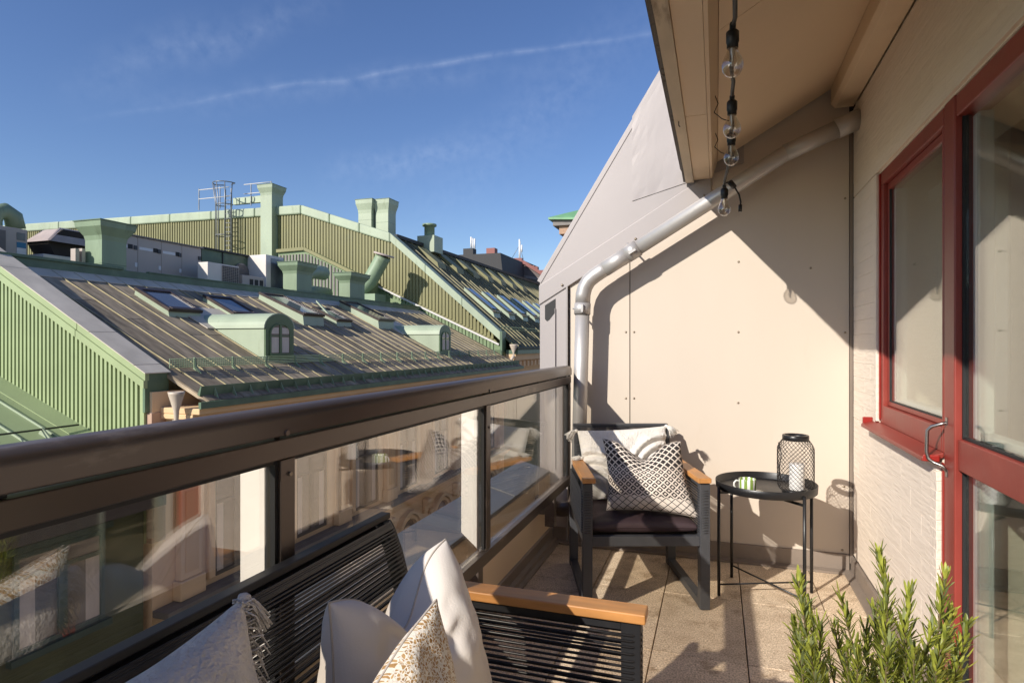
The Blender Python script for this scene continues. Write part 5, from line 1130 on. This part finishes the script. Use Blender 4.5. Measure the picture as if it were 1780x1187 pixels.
obj('hood_sheet', MB().prism([(-20.3, 13.05, 4.36), (-19.2, 13.05, 4.36), (-19.2, 13.05, 4.41), (-20.0, 13.55, 4.86), (-20.3, 13.55, 4.86)][:1] + [(-19.2, 13.05, 4.36), (-19.5, 13.6, 4.82), (-20.3, 13.6, 4.82)], (0.0, 0.06, 0.03)).prism([(-19.2, 13.05, 4.36), (-19.2, 14.9, 4.36), (-19.5, 14.9, 4.84), (-19.5, 13.6, 4.84)], (-0.04, 0, 0.03)), 'rust_hood', hd)
obj('hood_box', MB().prism([(-19.35, 13.35, 3.95), (-19.35, 14.9, 3.95), (-19.35, 14.9, 4.80), (-19.35, 13.6, 4.80), (-19.35, 13.1, 4.38)], (-0.9, 0, 0)), 'dark_room', hd)
obj('hood_base', MB().box(-20.4, -19.2, 12.9, 15.0, 3.27, 3.94), 'equipment_pale', hd, bevel=0.02)
au2 = thing('air_conditioner', 'large beige air conditioning unit with stickers at the far left roof edge', 'air conditioner', (-20, 11.8, 3.27))
obj('casing', MB().box(-20.6, -19.5, 9.5, 12.65, 3.27, 4.62), 'equipment', au2, bevel=0.02)
obj('coil_grille', MB().box(-19.499, -19.48, 9.8, 12.05, 3.5, 4.5), 'stone_grey', au2)
obj('sticker', MB().box(-19.499, -19.49, 12.35, 12.6, 4.06, 4.22), 'label_blue', au2); obj('sticker', MB().box(-19.499, -19.49, 12.35, 12.6, 3.80, 4.055), 'label_white', au2); obj('sticker', MB().box(-19.499, -19.49, 12.35, 12.58, 4.28, 4.5), 'grey_metal', au2)
solo('vent_elbow', MB().tube([(-21, 12.6, 3.3), (-21, 12.6, 5.0), (-21, 12.7, 5.25), (-21, 12.95, 5.35), (-21, 13.2, 5.22), (-21, 13.28, 4.85)], 0.26, 12), 'patina', 'bent green ventilation pipe at the far left end of the roof', 'vent pipe')
solo('pipe_box', MB().box(-18.2, -18.0, 13.0, 13.12, 3.27, 4.05).box(-18.2, -18.0, 13.2, 13.3, 3.27, 4.08), 'equipment', 'pair of short beige vent pipes by the first flared chimney', 'vent pipe')
d1 = thing('duct', 'fat green ventilation duct rising diagonally against the gable wall', 'duct', (-19.5, 31.5, 3.27))
obj('tube', MB().tube([(-20.6, 31.6, 5.0), (-20.3, 31.6, 4.55), (-19.9, 31.6, 4.55), (-19.6, 31.7, 4.9), (-18.9, 31.9, 6.2), (-18.75, 31.9, 6.45)], 0.45, 16), 'patina', d1)
obj('rain_cap', MB().tube([(-18.75, 31.9, 6.46), (-18.72, 31.9, 6.56)], 0.62, 16), 'rust_hood', d1)
obj('foot', MB().box(-20.0, -18.8, 31.0, 32.2, 2.6, 4.15), 'patina', d1)
d2 = thing('duct', 'green horizontal ventilation duct bending between the two small flared chimneys', 'duct', (-19.2, 25.0, 3.27))
obj('tube', MB().tube([(-18.6, 23.3, 3.75), (-18.6, 26.2, 3.75)], 0.30, 14), 'patina', d2)
obj('tube', MB().tube([(-19.4, 25.0, 3.8), (-19.4, 25.1, 4.3), (-19.4, 25.6, 4.75), (-19.4, 26.2, 4.9), (-19.4, 27, 4.9)], 0.36, 14), 'patina_pale', d2)
obj('mushroom_cap', MB().lathe([(0.3, 0), (0.3, 1.3), (0.42, 1.32), (0.42, 1.5), (0.0, 1.55)], (-20.4, 25.0, 3.27), 14), 'patina_pale', d2)

# ------------------------------------------------------------------ far houses
def far(u, v, y):
    p = pt(u, v, 1.0); d = p - Vector((0, 0, 1.22)); k = y / d.y; return Vector((d.x * k, y, 1.22 + d.z * k))
f1 = thing('dark_roof_house', 'distant house with a black tiled mansard roof and red chimney', 'house', (-45, 96, -15.5))
a, b, c = far(800, 443, 95), far(862, 440, 95), far(882, 520, 95)
obj('roof', MB().prism([(a.x - 6, 95, 3), (c.x + 0.3, 95, 3), (b.x + 0.8, 95, b.z), (a.x - 1, 95, a.z)], (0, 12, 0)), 'far_dark', f1)
obj('wall', MB().box(a.x - 6, c.x, 95.5, 106, -15.5, 2.99), 'far_red', f1)
q = far(845, 442, 95); obj('chimney', MB().box(q.x - 0.2, q.x + 1.3, 95.6, 97, q.z - 1, q.z + 1.1), 'far_red', f1)
q = far(803, 440, 95); obj('chimney', MB().box(q.x - 0.2, q.x + 1.6, 96, 97.5, q.z - 1, q.z + 0.9), 'far_dark', f1)
q = far(858, 490, 94.5); obj('dormer', MB().prism([(q.x - 1.3, 93.5, q.z - 2.4), (q.x + 1.3, 93.5, q.z - 2.4)] + [(q.x + 1.3 * math.cos(math.radians(t)), 93.5, q.z + 1.3 * math.sin(math.radians(t))) for t in range(0, 181, 20)], (0, 4, 0)), 'far_red', f1)
f2 = thing('striped_gable_house', 'distant dark red house with a pale striped gable', 'house', (-30, 110, -15.5))
P = [far(876, 452, 108), far(907, 453, 108), far(950, 478, 108), far(950, 560, 108), far(890, 560, 108), far(890, 505, 108)]
obj('gable', MB().prism([far(893, 500, 108), far(893, 560, 108), far(990, 560, 108), far(990, 515, 108), far(909, 456, 108)], (0, 3, 0)), 'far_stripe', f2)
for v in (478, 487, 496, 505, 514):
    p, q = far(898, v + 1, 107.9), far(985, v + 14, 107.9)
    obj('pale_stripe', MB().bar(p, q, 0.08, 0.50), 'far_stripe_pale', f2)
obj('roof', MB().prism([far(876, 455, 109), far(908, 452, 109), far(893, 505, 109), far(872, 505, 109)], (0, 10, 0)), 'far_dark', f2)
obj('verge', MB().bar(far(908, 453, 107.8), far(892, 505, 107.8), 0.5, 0.5), 'far_red', f2)
obj('ridge', MB().bar(far(876, 454, 107.8), far(908, 453, 107.8), 0.6, 0.9), 'far_red', f2)
obj('parapet', MB().bar(far(909, 455, 107.8), far(955, 484, 107.8), 0.4, 0.6), 'far_red', f2)
for u, v in ((925, 468), (931, 470), (941, 476), (948, 482)):
    q = far(u, v, 108); obj('chimney', MB().box(q.x - 0.35, q.x + 0.35, 108.1, 109, q.z - 1.0, q.z + 0.7), 'far_red', f2)
def mast(u, v0, v1, y, label, arms):
    p, q = far(u, v0, y), far(u, v1, y); t = thing('antenna_mast', label, 'antenna', p)
    obj('pole', MB().tube([p, q], 0.10, 7), 'white_pole', t)
    for du, va, vb in arms: obj('aerial', MB().tube([far(u + du, va, y), far(u + du, vb, y)], 0.15, 7), 'label_white', t)
    return t
mast(822, 440, 414, 97, 'twin white aerials on the distant black tiled roof', [(-3, 431, 412), (3, 433, 415)])
m3 = mast(904, 455, 420, 109, 'tall aerial mast with stays on the distant red roof', [(-1, 452, 416), (3, 438, 426)])
obj('stay', MB().tube([far(904, 425, 109), far(888, 452, 109)], 0.05, 5).tube([far(904, 430, 109), far(910, 452, 109)], 0.05, 5), 'grey_metal', m3)
tw = thing('corner_tower', 'brick tower with a green copper roof rising behind the grey gable', 'tower', (-13, 68, -15.5))
ty = 68.0; q0, q1 = far(953, 378, ty), far(1075, 378, ty); pk = far(1020, 358, ty)
obj('tower_roof', MB().add([(q0.x, ty, q0.z), (q1.x, ty, q1.z), (q1.x, ty + 8, q1.z), (q0.x, ty + 8, q0.z), (pk.x, ty + 4, pk.z + 0.8), (q0.x, ty, q0.z - 0.22), (q1.x, ty, q1.z - 0.22), (q1.x, ty + 8, q1.z - 0.22), (q0.x, ty + 8, q0.z - 0.22)], [(0, 1, 4), (1, 2, 4), (2, 3, 4), (3, 0, 4), (5, 6, 1, 0), (6, 7, 2, 1), (7, 8, 3, 2), (8, 5, 0, 3), (8, 7, 6, 5)]), 'tower_green', tw)
e0 = far(969, 391, ty)
obj('cornice', MB().box(q0.x + 0.45, q1.x - 0.4, ty + 0.4, ty + 7.6, e0.z, q0.z - 0.225), 'stone_grey', tw)
obj('tower_wall', MB().box(e0.x, q1.x - 0.9, ty + 0.8, ty + 7.2, far(969, 405, ty).z, e0.z - 0.002), 'far_brick', tw)
obj('shaft', MB().box(e0.x + 1.0, q1.x - 1.6, ty + 1.4, ty + 6.6, -15.5, far(969, 405, ty).z - 0.002), 'far_brick', tw)

# ------------------------------------------------------------------ things of one kind share a group
GROUPS = {'pillow': 'pillows on the sofa and the armchair', 'cushion': 'seat cushions on the balcony seats', 'air conditioner': 'air conditioning units on the flat roof', 'duct': 'green ventilation ducts on the flat roof', 'vent pipe': 'vent pipes on the flat roof', 'antenna': 'aerial masts on the distant roofs', 'curtain': 'curtains behind the red framed panes'}
for o in sc.objects:
    if o.parent is None and o.get('category') in GROUPS: o['group'] = GROUPS[o['category']]
